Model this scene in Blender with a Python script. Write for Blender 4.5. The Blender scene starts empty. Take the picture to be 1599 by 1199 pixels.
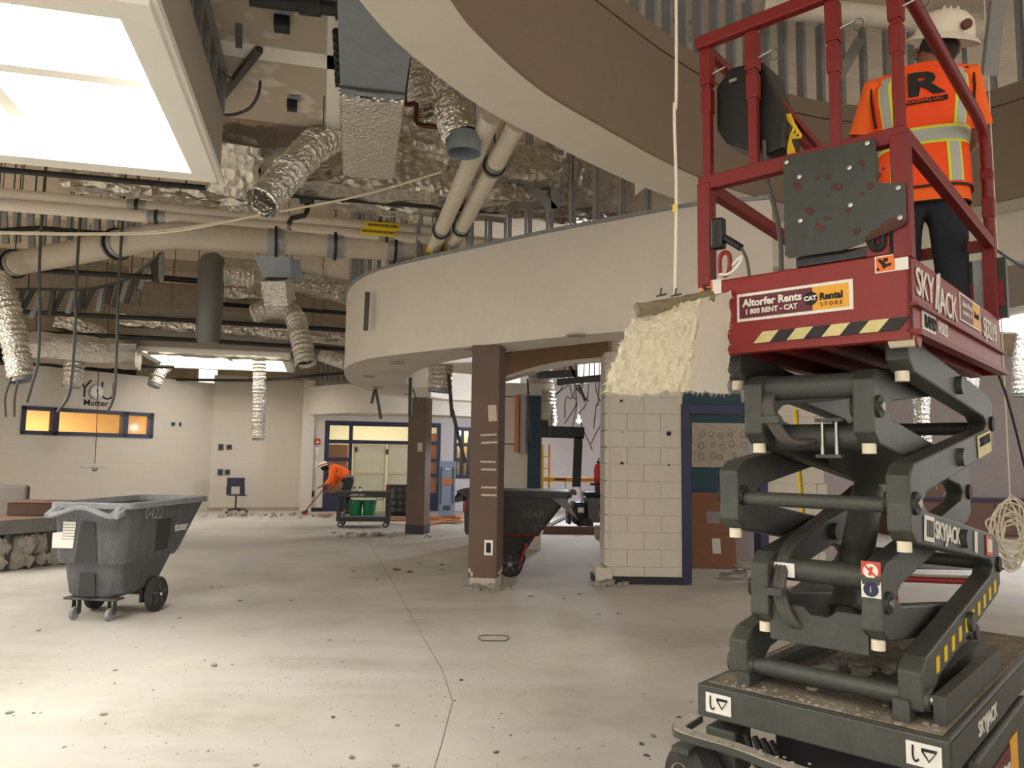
import bpy, bmesh, math, random
from mathutils import Vector, Matrix
random.seed(7)
R=math.radians; PI=math.pi
scene=bpy.context.scene; col=scene.collection
# ---------------------------------------------------------------- camera
FPX=1180.0; EYE=Vector((0,0,1.5)); PITCH=math.atan(112.5/FPX); ROLL=0.014
fw=Vector((0,math.cos(PITCH),math.sin(PITCH))); u0=Vector((0,-math.sin(PITCH),math.cos(PITCH))); x0=Vector((1,0,0))
RV=x0*math.cos(ROLL)+u0*math.sin(ROLL); UV=u0*math.cos(ROLL)-x0*math.sin(ROLL)
cd=bpy.data.cameras.new('camera'); cam=bpy.data.objects.new('camera',cd); col.objects.link(cam)
cd.sensor_fit='HORIZONTAL'; cd.sensor_width=36; cd.lens=36*FPX/1599; cd.clip_start=.05; cd.clip_end=200
cam.matrix_world=Matrix(((RV.x,UV.x,-fw.x,EYE.x),(RV.y,UV.y,-fw.y,EYE.y),(RV.z,UV.z,-fw.z,EYE.z),(0,0,0,1)))
scene.camera=cam
# ---------------------------------------------------------------- light of the place
w=bpy.data.worlds.new('world'); scene.world=w; w.use_nodes=True
bg=w.node_tree.nodes['Background']; bg.inputs[0].default_value=(1.0,.955,.89,1); bg.inputs[1].default_value=.95
scene.view_settings.view_transform='Standard'; scene.view_settings.look='None'
scene.view_settings.exposure=0.8; scene.view_settings.gamma=1; scene.view_settings.use_curve_mapping=False
def lamp(name,kind,loc,power,color,size=.1,rot=(0,0,0),sy=None,spot=None):
    l=bpy.data.lights.new(name,kind); l.energy=power; l.color=color
    if kind=='AREA':
        l.size=size
        if sy: l.shape='RECTANGLE'; l.size_y=sy
    else: l.shadow_soft_size=size
    if spot: l.spot_size=spot; l.spot_blend=.6
    o=bpy.data.objects.new(name,l); o.location=loc; o.rotation_euler=rot; col.objects.link(o); return o
SKY_STRENGTH=10.0
# ---------------------------------------------------------------- helpers
def ray(px,py): return fw+RV*((px-799.5)/FPX)-UV*((py-599.5)/FPX)
def atY(px,py,Y): d=ray(px,py); return EYE+d*(Y/d.y)
def atZ(px,py,z): d=ray(px,py); return EYE+d*((z-EYE.z)/d.z)
def c(r,g,b,a=1):
    f=lambda v:(v/255/12.92) if v<=10 else ((v/255+.055)/1.055)**2.4
    return (f(r),f(g),f(b),a)
M={}
def mat(name,col1,rough=.7,metal=0,col2=None,scale=5,detail=6,lo=.35,hi=.65,bump=0,bscale=30,emit=None,es=1,alpha=None,trans=0,stretch=None,kind='noise'):
    m=bpy.data.materials.new(name); m.use_nodes=True; nt=m.node_tree; p=nt.nodes['Principled BSDF']
    p.inputs['Base Color'].default_value=col1; p.inputs['Roughness'].default_value=rough; p.inputs['Metallic'].default_value=metal
    tc=nt.nodes.new('ShaderNodeTexCoord'); src=tc.outputs['Object']
    if stretch:
        mp=nt.nodes.new('ShaderNodeMapping'); mp.inputs['Scale'].default_value=stretch; nt.links.new(src,mp.inputs[0]); src=mp.outputs[0]
    if col2:
        n=nt.nodes.new('ShaderNodeTexNoise'); n.inputs['Scale'].default_value=scale; n.inputs['Detail'].default_value=detail; n.inputs['Roughness'].default_value=1.0
        nt.links.new(src,n.inputs['Vector'])
        r=nt.nodes.new('ShaderNodeValToRGB'); r.color_ramp.elements[0].position=lo; r.color_ramp.elements[1].position=hi
        r.color_ramp.elements[0].color=col1; r.color_ramp.elements[1].color=col2
        nt.links.new(n.outputs['Fac'],r.inputs[0]); nt.links.new(r.outputs[0],p.inputs['Base Color'])
    if bump:
        if kind=='foil':
            v=nt.nodes.new('ShaderNodeTexVoronoi'); v.inputs['Scale'].default_value=bscale; v.feature='F1'
            n3=nt.nodes.new('ShaderNodeTexNoise'); n3.inputs['Scale'].default_value=bscale*.5; n3.inputs['Detail'].default_value=5; n3.inputs['Distortion'].default_value=1.5
            nt.links.new(src,v.inputs['Vector']); nt.links.new(src,n3.inputs['Vector'])
            ad=nt.nodes.new('ShaderNodeMath'); ad.operation='ADD'; nt.links.new(v.outputs['Distance'],ad.inputs[0]); nt.links.new(n3.outputs['Fac'],ad.inputs[1]); h=ad.outputs[0]
        else:
            n2=nt.nodes.new('ShaderNodeTexNoise'); n2.inputs['Scale'].default_value=bscale; n2.inputs['Detail'].default_value=5
            nt.links.new(src,n2.inputs['Vector']); h=n2.outputs['Fac']
        b=nt.nodes.new('ShaderNodeBump'); b.inputs['Strength'].default_value=bump; b.inputs['Distance'].default_value=.03 if kind=='foil' else .01
        nt.links.new(h,b.inputs['Height']); nt.links.new(b.outputs[0],p.inputs['Normal'])
    if emit: p.inputs['Emission Color'].default_value=emit; p.inputs['Emission Strength'].default_value=es
    if trans: p.inputs['Transmission Weight'].default_value=trans
    if alpha is not None: p.inputs['Alpha'].default_value=alpha
    M[name]=m; return m
mat('concrete',c(158,153,143),.85,col2=c(190,186,176),scale=.9,detail=10,lo=.3,hi=.7,bump=.25,bscale=14)
mat('floor_concrete',c(150,144,133),.8,bump=.18,bscale=9)
def floor_nodes():
    nt=M['floor_concrete'].node_tree; p=nt.nodes['Principled BSDF']; tc=[n for n in nt.nodes if n.type=='TEX_COORD'][0]
    def noise(s,d,rough=.6,st=None):
        n=nt.nodes.new('ShaderNodeTexNoise'); n.inputs['Scale'].default_value=s; n.inputs['Detail'].default_value=d; n.inputs['Roughness'].default_value=rough
        if st:
            mp=nt.nodes.new('ShaderNodeMapping'); mp.inputs['Scale'].default_value=st; nt.links.new(tc.outputs['Object'],mp.inputs[0]); nt.links.new(mp.outputs[0],n.inputs['Vector'])
        else: nt.links.new(tc.outputs['Object'],n.inputs['Vector'])
        return n
    def ramp(n,a,b,ca,cb):
        r=nt.nodes.new('ShaderNodeValToRGB'); e=r.color_ramp.elements; e[0].position=a; e[1].position=b; e[0].color=ca; e[1].color=cb; nt.links.new(n.outputs['Fac'],r.inputs[0]); return r
    a=ramp(noise(.45,9,.65),.33,.68,c(150,144,134),c(196,191,181))
    b=ramp(noise(.8,8,.7,(.35,1.6,1)),.45,.62,(0,0,0,1),(1,1,1,1))
    mx=nt.nodes.new('ShaderNodeMixRGB'); nt.links.new(b.outputs[0],mx.inputs[0]); nt.links.new(a.outputs[0],mx.inputs[1]); mx.inputs[2].default_value=c(176,172,166)
    s=ramp(noise(38,4,.8),.66,.74,(0,0,0,1),(1,1,1,1))
    mx2=nt.nodes.new('ShaderNodeMixRGB'); nt.links.new(s.outputs[0],mx2.inputs[0]); nt.links.new(mx.outputs[0],mx2.inputs[1]); mx2.inputs[2].default_value=c(120,112,100)
    nt.links.new(mx2.outputs[0],p.inputs['Base Color'])
floor_nodes()
mat('wall_cream',c(196,187,173),.8,col2=c(205,197,184),scale=1.2,bump=.06,bscale=60)
def block_wall_material():
    m=mat('wall_block',c(196,187,173),.8); nt=m.node_tree; p=nt.nodes['Principled BSDF']
    tc=nt.nodes.new('ShaderNodeTexCoord'); br=nt.nodes.new('ShaderNodeTexBrick')
    br.inputs['Scale'].default_value=1; br.inputs['Brick Width'].default_value=.4; br.inputs['Row Height'].default_value=.2; br.inputs['Mortar Size'].default_value=.006
    br.inputs['Color1'].default_value=c(197,188,174); br.inputs['Color2'].default_value=c(194,185,171); br.inputs['Mortar'].default_value=c(190,181,167)
    sx=nt.nodes.new('ShaderNodeSeparateXYZ'); cb=nt.nodes.new('ShaderNodeCombineXYZ'); nt.links.new(tc.outputs['Object'],sx.inputs[0])
    nt.links.new(sx.outputs['X'],cb.inputs['X']); nt.links.new(sx.outputs['Z'],cb.inputs['Y']); nt.links.new(cb.outputs[0],br.inputs['Vector']); nt.links.new(br.outputs[0],p.inputs['Base Color'])
    b=nt.nodes.new('ShaderNodeBump'); b.inputs['Strength'].default_value=.1; b.inputs['Distance'].default_value=.01; b.invert=True
    nt.links.new(br.outputs['Fac'],b.inputs['Height']); nt.links.new(b.outputs[0],p.inputs['Normal'])
block_wall_material()
mat('wall_upper',c(176,160,136),.9,col2=c(150,136,114),scale=2)
mat('drum_white',c(214,205,190),.75,col2=c(206,197,182),scale=.7)
mat('taupe',c(134,117,99),.8,col2=c(128,111,93),scale=1.5)
mat('tan_soffit',c(140,112,82),.8,col2=c(128,102,74),scale=1.5)
mat('brown_paint',c(104,84,71),.7,col2=c(97,78,66),scale=2)
mat('plaster_raw',c(206,196,180),.9,col2=c(170,158,140),scale=14,bump=.4,bscale=30)
mat('navy',c(40,44,72),.45,col2=c(34,37,62),scale=4)
mat('deep_blue',c(28,32,70),.45)
mat('void_shade',c(52,47,40),.95,col2=c(38,34,30),scale=2)  # shade of the open plenum put into the colour
mat('black_base',c(28,30,34),.5)
mat('gyp_deck',c(176,164,147),.9,col2=c(205,196,182),scale=1.1,detail=3,lo=.52,hi=.58)
mat('gyp_gray',c(160,150,136),.85)
mat('deck_beige',c(228,212,188),.9,col2=c(206,190,164),scale=.8,stretch=(1,6,1))
mat('steel_stud',c(158,160,158),.45,.35,col2=c(138,140,138),scale=8)
mat('steel_dark',c(86,85,80),.5,.3,col2=c(70,70,66),scale=6)
mat('galv',c(150,160,166),.4,.35,col2=c(130,140,146),scale=5)
mat('foil',c(222,216,204),.28,.88,bump=.7,bscale=13,kind='foil',col2=c(178,170,155),scale=3)
mat('foil_fine',c(224,220,210),.24,.88,bump=.65,bscale=30,kind='foil')
mat('foil_dull',c(172,166,154),.42,.7,bump=.3,bscale=14,kind='foil')
mat('flex_gray',c(118,118,114),.5,.5,bump=.3,bscale=30)
mat('pipe_white',c(216,206,188),.65,col2=c(202,191,172),scale=3)
mat('pipe_beige',c(186,174,155),.75,col2=c(172,160,141),scale=2.5)
mat('pipe_black',c(34,33,31),.5,.3,col2=c(48,45,41),scale=8)
mat('copper_brown',c(92,50,34),.5,.4)
mat('yellow_label',c(232,196,40),.6)
mat('black_ink',c(20,20,20),.7)
mat('white_paint',c(232,228,218),.6)
mat('skylight_white',c(236,232,222),.6)
mat('red',c(132,20,12),.45,col2=c(118,16,10),scale=7,lo=.45,hi=.75)
mat('red_worn',c(116,18,14),.5,col2=c(100,46,40),scale=26,lo=.62,hi=.7)
mat('lift_gray',c(76,78,71),.5,.1,col2=c(56,58,53),scale=6,lo=.35,hi=.7,bump=.05,bscale=60)
mat('lift_plate',c(62,65,57),.45,.1,col2=c(48,50,44),scale=5,bump=.04,bscale=40)
mat('rust',c(94,52,40),.8,col2=c(60,36,30),scale=20)
mat('dust_top',c(150,138,118),.95,col2=c(96,88,76),scale=7,lo=.4,hi=.62,bump=.5,bscale=50)
mat('bolt',c(190,188,180),.35,.8)
mat('nylon',c(222,212,186),.5)
mat('rubber',c(34,34,34),.8,col2=c(60,58,54),scale=12)
mat('hub_cream',c(206,194,158),.5)
mat('black_plastic',c(22,22,23),.4)
mat('hose',c(78,74,66),.6)
mat('maroon',c(96,24,36),.5)
mat('amber',c(228,164,40),.5)
mat('sticker_white',c(226,222,212),.5)
mat('sticker_red',c(196,70,44),.5)
mat('orange_sticker',c(232,112,34),.5)
mat('hazard_yellow',c(222,210,150),.6,col2=c(196,180,120),scale=20)
mat('hazard_black',c(30,29,28),.6)
mat('vest_orange',c(255,84,16),.75,col2=c(248,74,12),scale=8,bump=.1,bscale=40)
mat('shirt_orange',c(250,104,30),.85,bump=.15,bscale=30)
mat('reflective',c(176,176,168),.4,.1)
mat('lime',c(214,224,60),.6)
mat('jeans',c(40,44,52),.9,col2=c(32,35,42),scale=14,bump=.2,bscale=60)
mat('skin',c(134,88,66),.55)
mat('hair',c(38,28,24),.8)
mat('hat_white',c(226,216,196),.4)
mat('cart_gray',c(72,73,75),.6,col2=c(122,123,124),scale=6,detail=10,lo=.42,hi=.74,stretch=(1.6,1.6,.6),bump=.05,bscale=40)
mat('cart_light',c(150,152,154),.6,col2=c(110,112,114),scale=10)
mat('cart_black',c(44,44,42),.6,col2=c(58,57,54),scale=6)
mat('recess_shade',c(52,53,54),.7)  # cart grey darkened for the shade of the molded recesses
mat('chalk',c(205,205,205),.8)
mat('wood_dark',c(72,46,30),.7,col2=c(58,36,22),scale=4,stretch=(1,8,1))
mat('wood_orange',c(196,128,76),.7,col2=c(166,100,56),scale=4,stretch=(8,1,1))
mat('plywood',c(150,104,80),.8,col2=c(132,90,68),scale=3,stretch=(1,1,6))
mat('cushion_gray',c(104,96,90),.9,bump=.2,bscale=60)
mat('bench_edge',c(92,92,88),.6,col2=c(120,118,112),scale=10)
mat('bench_top',c(126,94,74),.8,col2=c(108,84,68),scale=5)
mat('green_bucket',c(14,118,72),.4)
mat('chair_navy',c(36,42,58),.5)
mat('chrome',c(170,170,168),.25,.9)
mat('teal',c(34,62,78),.6,col2=c(28,54,70),scale=3)
mat('teal_light',c(50,78,92),.7)
mat('blue_gray_door',c(128,142,164),.6)
mat('yellow_scaf',c(226,164,24),.5)
mat('extinguisher',c(190,24,34),.35)
mat('wall_far',c(206,200,200),.8,col2=c(196,190,190),scale=1.2)
mat('wall_far_right',c(168,158,158),.85,col2=c(156,146,146),scale=1.2)
mat('insulation',c(220,210,186),1,col2=c(198,186,156),scale=30,lo=.4,hi=.62,bump=1,bscale=70)
mat('insulation_edge',c(150,138,108),1,col2=c(112,102,78),scale=40,bump=1,bscale=80)
mat('paper_back',c(216,208,192),.9,bump=.3,bscale=50)
mat('cord',c(218,208,184),.8)
mat('yellow_cord',c(222,184,40),.6)
mat('rubble',c(168,162,152),.95,col2=c(130,122,110),scale=9,bump=.6,bscale=30)
mat('rubble_dark',c(84,78,70),.95)
mat('glass',c(235,240,238),.08,trans=.9,alpha=.35)
M['glass'].node_tree.nodes['Principled BSDF'].inputs['IOR'].default_value=1.12
mat('frost',c(226,222,200),.35,trans=.35,col2=c(206,204,184),scale=1.5)
mat('room_pale',c(222,216,188),.8)
mat('room_warm',c(224,190,130),.8,col2=c(214,180,120),scale=1)
mat('fixture',(1,1,1,1),.5,emit=(1,.95,.85,1),es=9)
mat('sky_panel',(1,1,1,1),.5,emit=(1,.985,.95,1),es=SKY_STRENGTH)
mat('sky_panel_far',(1,1,1,1),.5,emit=(1,.97,.92,1),es=3.2)
mat('added_panel_left',(1,1,1,1),.5,emit=(1,.985,.95,1),es=17)
mat('added_panel_cool',(1,1,1,1),.5,emit=(.9,.93,1,1),es=7)
mat('rim_gray',c(116,118,120),.6,col2=c(146,148,150),scale=9)
mat('bulb',(1,1,1,1),.5,emit=(.9,.95,1,1),es=60)
mat('casework',c(104,74,60),.6,col2=c(92,64,52),scale=3,stretch=(6,1,1))
mat('tarp',c(96,94,92),.6,bump=.6,bscale=8)

PM={}
class MB:
    def __init__(s): s.v=[]; s.f=[]; s.sm=[]
    def add(s,vs,fs,smooth=False):
        o=len(s.v); s.v+= [Vector(v) for v in vs]; s.f+=[tuple(i+o for i in f) for f in fs]; s.sm+=[smooth]*len(fs); return s
    def box(s,ce,sz,rz=0,mx=None):
        m=(mx if mx is not None else Matrix.Rotation(rz,3,'Z')); ce=Vector(ce); h=[q/2 for q in sz]
        vs=[ce+m@Vector((a*h[0],b*h[1],d*h[2])) for d in(-1,1) for a,b in((-1,-1),(1,-1),(1,1),(-1,1))]
        return s.add(vs,[(3,2,1,0),(4,5,6,7),(0,1,5,4),(1,2,6,5),(2,3,7,6),(3,0,4,7)])
    def bar(s,p0,p1,wd,ht,up=(0,0,1)):
        p0=Vector(p0);p1=Vector(p1);d=(p1-p0).normalized();u=Vector(up)
        if abs(d.dot(u))>.98: u=Vector((1,0,0)) if abs(d.x)<.9 else Vector((0,1,0))
        r=d.cross(u).normalized();u=r.cross(d).normalized()
        vs=[p+r*(a*wd/2)+u*(b*ht/2) for p in(p0,p1) for a,b in((-1,-1),(1,-1),(1,1),(-1,1))]
        return s.add(vs,[(0,1,2,3),(7,6,5,4),(4,5,1,0),(5,6,2,1),(6,7,3,2),(7,4,0,3)])
    def sweep(s,pts,sec,closed_caps=True,smooth=True):
        pts=[Vector(p) for p in pts]; n=len(pts); rings=[]
        t=(pts[1]-pts[0]).normalized(); u=Vector((0,0,1)) if abs(t.z)<.95 else Vector((1,0,0)); r=t.cross(u).normalized()
        for i,p in enumerate(pts):
            t2=((pts[min(i+1,n-1)]-pts[max(i-1,0)])).normalized()
            r=(r-t2*r.dot(t2)).normalized(); u=r.cross(t2)
            rings.append([p+r*a+u*b for a,b in sec(i)])
        return s.loft(rings,closed_caps,smooth)
    def loft(s,rings,caps=True,smooth=True,close=True):
        k=len(rings[0]); vs=[p for r in rings for p in r]; fs=[]
        for i in range(len(rings)-1):
            for j in range(k if close else k-1):
                a=i*k+j;b=i*k+(j+1)%k; fs.append((a,b,b+k,a+k))
        s.add(vs,fs,smooth)
        if caps and close:
            s.add(rings[0],[tuple(range(k-1,-1,-1))]); s.add(rings[-1],[tuple(range(k))])
        return s
    def tube(s,pts,r,n=10,caps=True):
        f=(lambda i:r[i]) if isinstance(r,(list,tuple)) else (lambda i:r)
        return s.sweep(pts,lambda i:[(f(i)*math.cos(2*PI*j/n),f(i)*math.sin(2*PI*j/n)) for j in range(n)],caps)
    def cyl(s,p0,p1,r,n=14): return s.tube([p0,p1],r,n)
    def prism(s,poly,vec):
        poly=[Vector(p) for p in poly]; v=Vector(vec); k=len(poly)
        return s.add(poly+[p+v for p in poly],[tuple(range(k-1,-1,-1)),tuple(range(k,2*k))]+[(i,(i+1)%k,(i+1)%k+k,i+k) for i in range(k)])
    def lathe(s,ce,prof,n=20,ax=(0,0,1),smooth=True):
        ax=Vector(ax).normalized(); u=Vector((0,0,1)) if abs(ax.z)<.9 else Vector((1,0,0)); r=ax.cross(u).normalized(); u=r.cross(ax); ce=Vector(ce)
        rings=[[ce+ax*h+(r*math.cos(2*PI*j/n)+u*math.sin(2*PI*j/n))*max(q,1e-4) for j in range(n)] for q,h in prof]
        return s.loft(rings,True,smooth)
    def ball(s,ce,r,n=10,sc=(1,1,1)):
        ce=Vector(ce); rings=[]
        for i in range(1,n):
            a=PI*i/n; rings.append([ce+Vector((r*sc[0]*math.sin(a)*math.cos(2*PI*j/(2*n)),r*sc[1]*math.sin(a)*math.sin(2*PI*j/(2*n)),-r*sc[2]*math.cos(a))) for j in range(2*n)])
        return s.loft(rings,True,True)
    def build(s,name,m,parent=None,local=False,bevel=0,label=None,kind=None):
        me=bpy.data.meshes.new(name); vs=s.v
        if parent is None:
            lo=Vector((min(v.x for v in vs),min(v.y for v in vs),min(v.z for v in vs))); hi=Vector((max(v.x for v in vs),max(v.y for v in vs),max(v.z for v in vs)))
            o3=Vector(((lo.x+hi.x)/2,(lo.y+hi.y)/2,lo.z)); T=Matrix.Translation(o3); vs=[v-o3 for v in vs]
        else:
            T=PM[parent.name]
            if not local: ti=T.inverted(); vs=[ti@v for v in vs]
        me.from_pydata([tuple(v) for v in vs],[],s.f); me.polygons.foreach_set('use_smooth',s.sm)
        me.materials.append(M[m]); bmx=bmesh.new(); bmx.from_mesh(me); bmesh.ops.recalc_face_normals(bmx,faces=bmx.faces); bmx.to_mesh(me); bmx.free(); me.update()
        if any(s.sm): me.set_sharp_from_angle(angle=R(38))
        ob=bpy.data.objects.new(name,me); col.objects.link(ob)
        if parent is None: ob.location=o3
        else: ob.parent=parent
        PM[ob.name]=T
        if bevel:
            b=ob.modifiers.new('bevel','BEVEL'); b.width=bevel; b.segments=2; b.limit_method='ANGLE'
        if label: ob['label']=label
        if kind: ob['kind']=kind
        return ob
def B(): return MB()
def thing(name,label,cat,loc=(0,0,0),rz=0,group=None):
    o=bpy.data.objects.new(name,None); col.objects.link(o); o.location=loc; o.rotation_euler=(0,0,rz); o.empty_display_size=.1
    PM[o.name]=Matrix.Translation(Vector(loc))@Matrix.Rotation(rz,4,'Z'); return tag(o,label,cat,group)
def tag(o,label,cat,group=None):
    o['label']=label; o['category']=cat
    if group: o['group']=group
    return o
def struct(o,label=None,cat=None):
    o['kind']='structure'
    if label: o['label']=label
    if cat: o['category']=cat
    return o
def sgroup(name,loc=(0,0,0),rz=0,label=None,cat=None):
    o=bpy.data.objects.new(name,None); col.objects.link(o); o.location=loc; o.rotation_euler=(0,0,rz); o.empty_display_size=.1
    PM[o.name]=Matrix.Translation(Vector(loc))@Matrix.Rotation(rz,4,'Z'); return struct(o,label,cat)
def text(s,size,m,mx,parent,name='lettering',ext=.0015,sx=1,align='CENTER',shear=0,bold=0,local=True):
    cu=bpy.data.curves.new('t','FONT'); cu.body=s; cu.size=size; cu.align_x=align; cu.align_y='CENTER'; cu.extrude=ext; cu.shear=shear; cu.offset=bold; cu.resolution_u=3
    o=bpy.data.objects.new('t',cu); col.objects.link(o); bpy.context.view_layer.update()
    me=bpy.data.meshes.new_from_object(o.evaluated_get(bpy.context.evaluated_depsgraph_get())); bpy.data.objects.remove(o); bpy.data.curves.remove(cu)
    T=PM[parent.name]
    me.transform((mx if local else T.inverted()@mx)@Matrix.Diagonal((sx,1,1,1))); me.materials.clear(); me.materials.append(M[m]); me.name=name
    ob=bpy.data.objects.new(name,me); col.objects.link(ob); ob.parent=parent; PM[ob.name]=T; return ob
def frame(o,xd,yd):
    xd=Vector(xd).normalized(); yd=Vector(yd); yd=(yd-xd*yd.dot(xd)).normalized(); z=xd.cross(yd); o=Vector(o)
    return Matrix(((xd.x,yd.x,z.x,o.x),(xd.y,yd.y,z.y,o.y),(xd.z,yd.z,z.z,o.z),(0,0,0,1)))
def spline(pts,n=8):
    pts=[Vector(p) for p in pts]; q=[pts[0]*2-pts[1]]+pts+[pts[-1]*2-pts[-2]]; out=[]
    for i in range(1,len(q)-2):
        for k in range(n):
            t=k/n; a,b,cc,d=q[i-1:i+3]
            out.append(.5*((2*b)+(cc-a)*t+(2*a-5*b+4*cc-d)*t*t+(3*b-a-3*cc+d)*t**3))
    out.append(pts[-1]); return out
def resample(pts,step):
    pts=[Vector(p) for p in pts]; out=[pts[0].copy()]; acc=0
    for a,b in zip(pts,pts[1:]):
        L=(b-a).length; d=step-acc
        while d<=L: out.append(a+(b-a)*(d/L)); d+=step
        acc=L-(d-step)
    if (out[-1]-pts[-1]).length>step*.3: out.append(pts[-1].copy())
    return out
def skin(name,chains,m,parent,sub=2,root=0):
    """chains: list of lists of (point,radius); shared points are merged into one skeleton"""
    vs=[];rs=[];es=[];key={}
    for ch in chains:
        prev=None
        for p,r in ch:
            k=tuple(round(q,4) for q in p)
            if k not in key: key[k]=len(vs); vs.append(p); rs.append(r)
            i=key[k]
            if prev is not None and prev!=i: es.append((prev,i))
            prev=i
    me=bpy.data.meshes.new(name); me.from_pydata([tuple(v) for v in vs],es,[])
    o=bpy.data.objects.new(name,me); col.objects.link(o); o.modifiers.new('s','SKIN')
    for i,sv in enumerate(me.skin_vertices[0].data):
        r=rs[i]; sv.radius=(r,r) if not isinstance(r,tuple) else r; sv.use_root=(i==root)
    sb=o.modifiers.new('u','SUBSURF'); sb.levels=sub; sb.render_levels=sub
    bpy.context.view_layer.update()
    m2=bpy.data.meshes.new_from_object(o.evaluated_get(bpy.context.evaluated_depsgraph_get())); bpy.data.objects.remove(o)
    m2.name=name; m2.materials.clear(); m2.materials.append(M[m]); m2.polygons.foreach_set('use_smooth',[True]*len(m2.polygons))
    ob=bpy.data.objects.new(name,m2); col.objects.link(ob); ob.parent=parent; PM[ob.name]=PM[parent.name]; return ob
AX=Vector((-.242,.970,0)); BX=Vector((.970,.242,0))   # the two directions of the building
# ================================================================ SETTING
fl=struct(B().box((0,10.5,-.06),(40,33,.12)).build('floor','floor_concrete'),'dusty bare concrete floor','floor')
jp=[atZ(*q,0) for q in((560,815),(590,870),(625,930),(655,985),(690,1045),(707,1095),(690,1160),(675,1210))]
jm=B(); js=[(-.006,0),(.006,0)]
for a,b in zip(jp,jp[1:]):
    n=Vector((-(b-a).y,(b-a).x,0)).normalized()*.0022
    jm.add([a-n+Vector((0,0,.001)),a+n+Vector((0,0,.001)),b+n+Vector((0,0,.001)),b-n+Vector((0,0,.001))],[(0,1,2,3)])
jm.build('floor_joint','rubble_dark',fl,label='thin crooked joint line in the slab')
DECK=6.0
struct(B().box((0,10.5,DECK+.1),(40,33,.2)).build('ceiling','deck_beige'),'beige underside of the roof deck','ceiling')
def planepix(o,d,px,py):
    n=Vector((-d[1],d[0],0)); r=ray(px,py); k=(Vector(o)-EYE).dot(n)/r.dot(n); p=EYE+r*k
    return (p-Vector(o)).dot(Vector(d)), p.z
# ---- left wall (runs away to the right)
CL=Vector((-7.76,19.64,0)); DL=Vector((.545,.84,0)).normalized(); rzL=math.atan2(DL.y,DL.x)
wl=sgroup('wall_left',CL,rzL,'cream painted block wall with a lit ribbon window','wall')
WX0,WX1,WZ0,WZ1=-4.57,-1.64,1.81,2.41; WT=3.28
B().box(((-14+WX0)/2,.1,WT/2),(14+WX0,.2,WT)).box((WX1/2,.1,WT/2),(-WX1,.2,WT)).box(((WX0+WX1)/2,.1,WZ0/2),(WX1-WX0,.2,WZ0)).box(((WX0+WX1)/2,.1,(WZ1+WT)/2),(WX1-WX0,.2,WT-WZ1)).build('wall_face','wall_block',wl,True)
B().box((-7,.75,(WT+DECK)/2),(14,.1,DECK-WT)).build('upper_wall','wall_upper',wl,True); B().box((-5,.7,WT+.28),(6.5,.1,.62)).build('plenum_shade','void_shade',wl,True)  # second box is a dark sheet painting the shade above the wall
win=sgroup('window_1',CL,rzL,'navy framed ribbon window with three warm lit panes','window')
fb=B(); t=.085
for z in(WZ0+t/2,WZ1-t/2): fb.box(((WX0+WX1)/2,.05,z),(WX1-WX0,.16,t))
mul=[planepix(CL,DL,q,665)[0] for q in(86,195)]
for x in(WX0+t/2,WX1-t/2,*mul): fb.box((x,.05,(WZ0+WZ1)/2),(t if x not in mul else .13,.16,WZ1-WZ0))
fb.build('window_frame','navy',win,True)
xs=[WX0+t,mul[0]-.065,mul[0]+.065,mul[1]-.065,mul[1]+.065,WX1-t]
for i in range(3): B().box(((xs[2*i]+xs[2*i+1])/2,.08,(WZ0+WZ1)/2),(xs[2*i+1]-xs[2*i],.008,WZ1-WZ0-2*t)).build('pane','glass',win,True)
rm=sgroup('room_behind_window',CL,rzL,'warm lit room seen through the ribbon window','room')
B().box((-3.1,3.0,1.6),(5.2,.1,3.2)).box((-5.75,1.6,1.6),(.1,2.8,3.2)).box((-.45,1.6,1.6),(.1,2.8,3.2)).build('room_walls','room_warm',rm,True)
B().box((-3.1,1.62,3.22),(5.2,2.75,.08)).build('room_ceiling','room_warm',rm,True)
B().box((-3.3,1.9,2.95),(1.5,.2,.07)).build('strip_light','fixture',rm,True)
_l=lamp('room_light','AREA',(0,0,0),75,(1,.83,.55),1.4,sy=.3); _l.matrix_world=PM[rm.name]@Matrix.Translation((-3.1,1.5,3.1))
# lettering on the wall
x,z=planepix(CL,DL,134,610); FXW=lambda x,z,y=-.004: frame((x,y,z),(1,0,0),(0,0,1))
def wl_text(s,px,py,size,sx=1,bold=0,m='black_ink'):
    x,z=planepix(CL,DL,px,py); return text(s,size,m,FXW(x,z),wl,'wall_lettering',sx=sx,bold=bold)
wl_text('Y',132,608,.6,.95,-.006); wl_text('U',168,612,.6,.9,-.006); wl_text('Matter',150,629.5,.19,1.1,.003)
x,z=planepix(CL,DL,150,612)
ck=thing('wall_clock','round pale clock standing for the O in the wall lettering','clock',PM[wl.name]@Vector((x,-.01,z)),rzL)
B().lathe((0,0,0),[(.165,0),(.165,.03),(.15,.035)],28,(0,-1,0)).build('clock_rim','galv',ck,True)
B().lathe((0,-.034,0),[(.15,0),(.15,.006)],28,(0,-1,0)).build('clock_face','sticker_white',ck,True)
B().bar((0,-.045,0),(.05,-.045,-.1),.012,.004,(0,1,0)).bar((0,-.045,0),(-.02,-.045,.05),.014,.004,(0,1,0)).build('hands','black_ink',ck,True)
for k in range(12): a=k*PI/6; B().box((.122*math.sin(a),-.043,.122*math.cos(a)),(.012,.004,.03),mx=Matrix.Rotation(a,3,'Y')).build('hour_mark','black_ink',ck,True)
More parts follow.
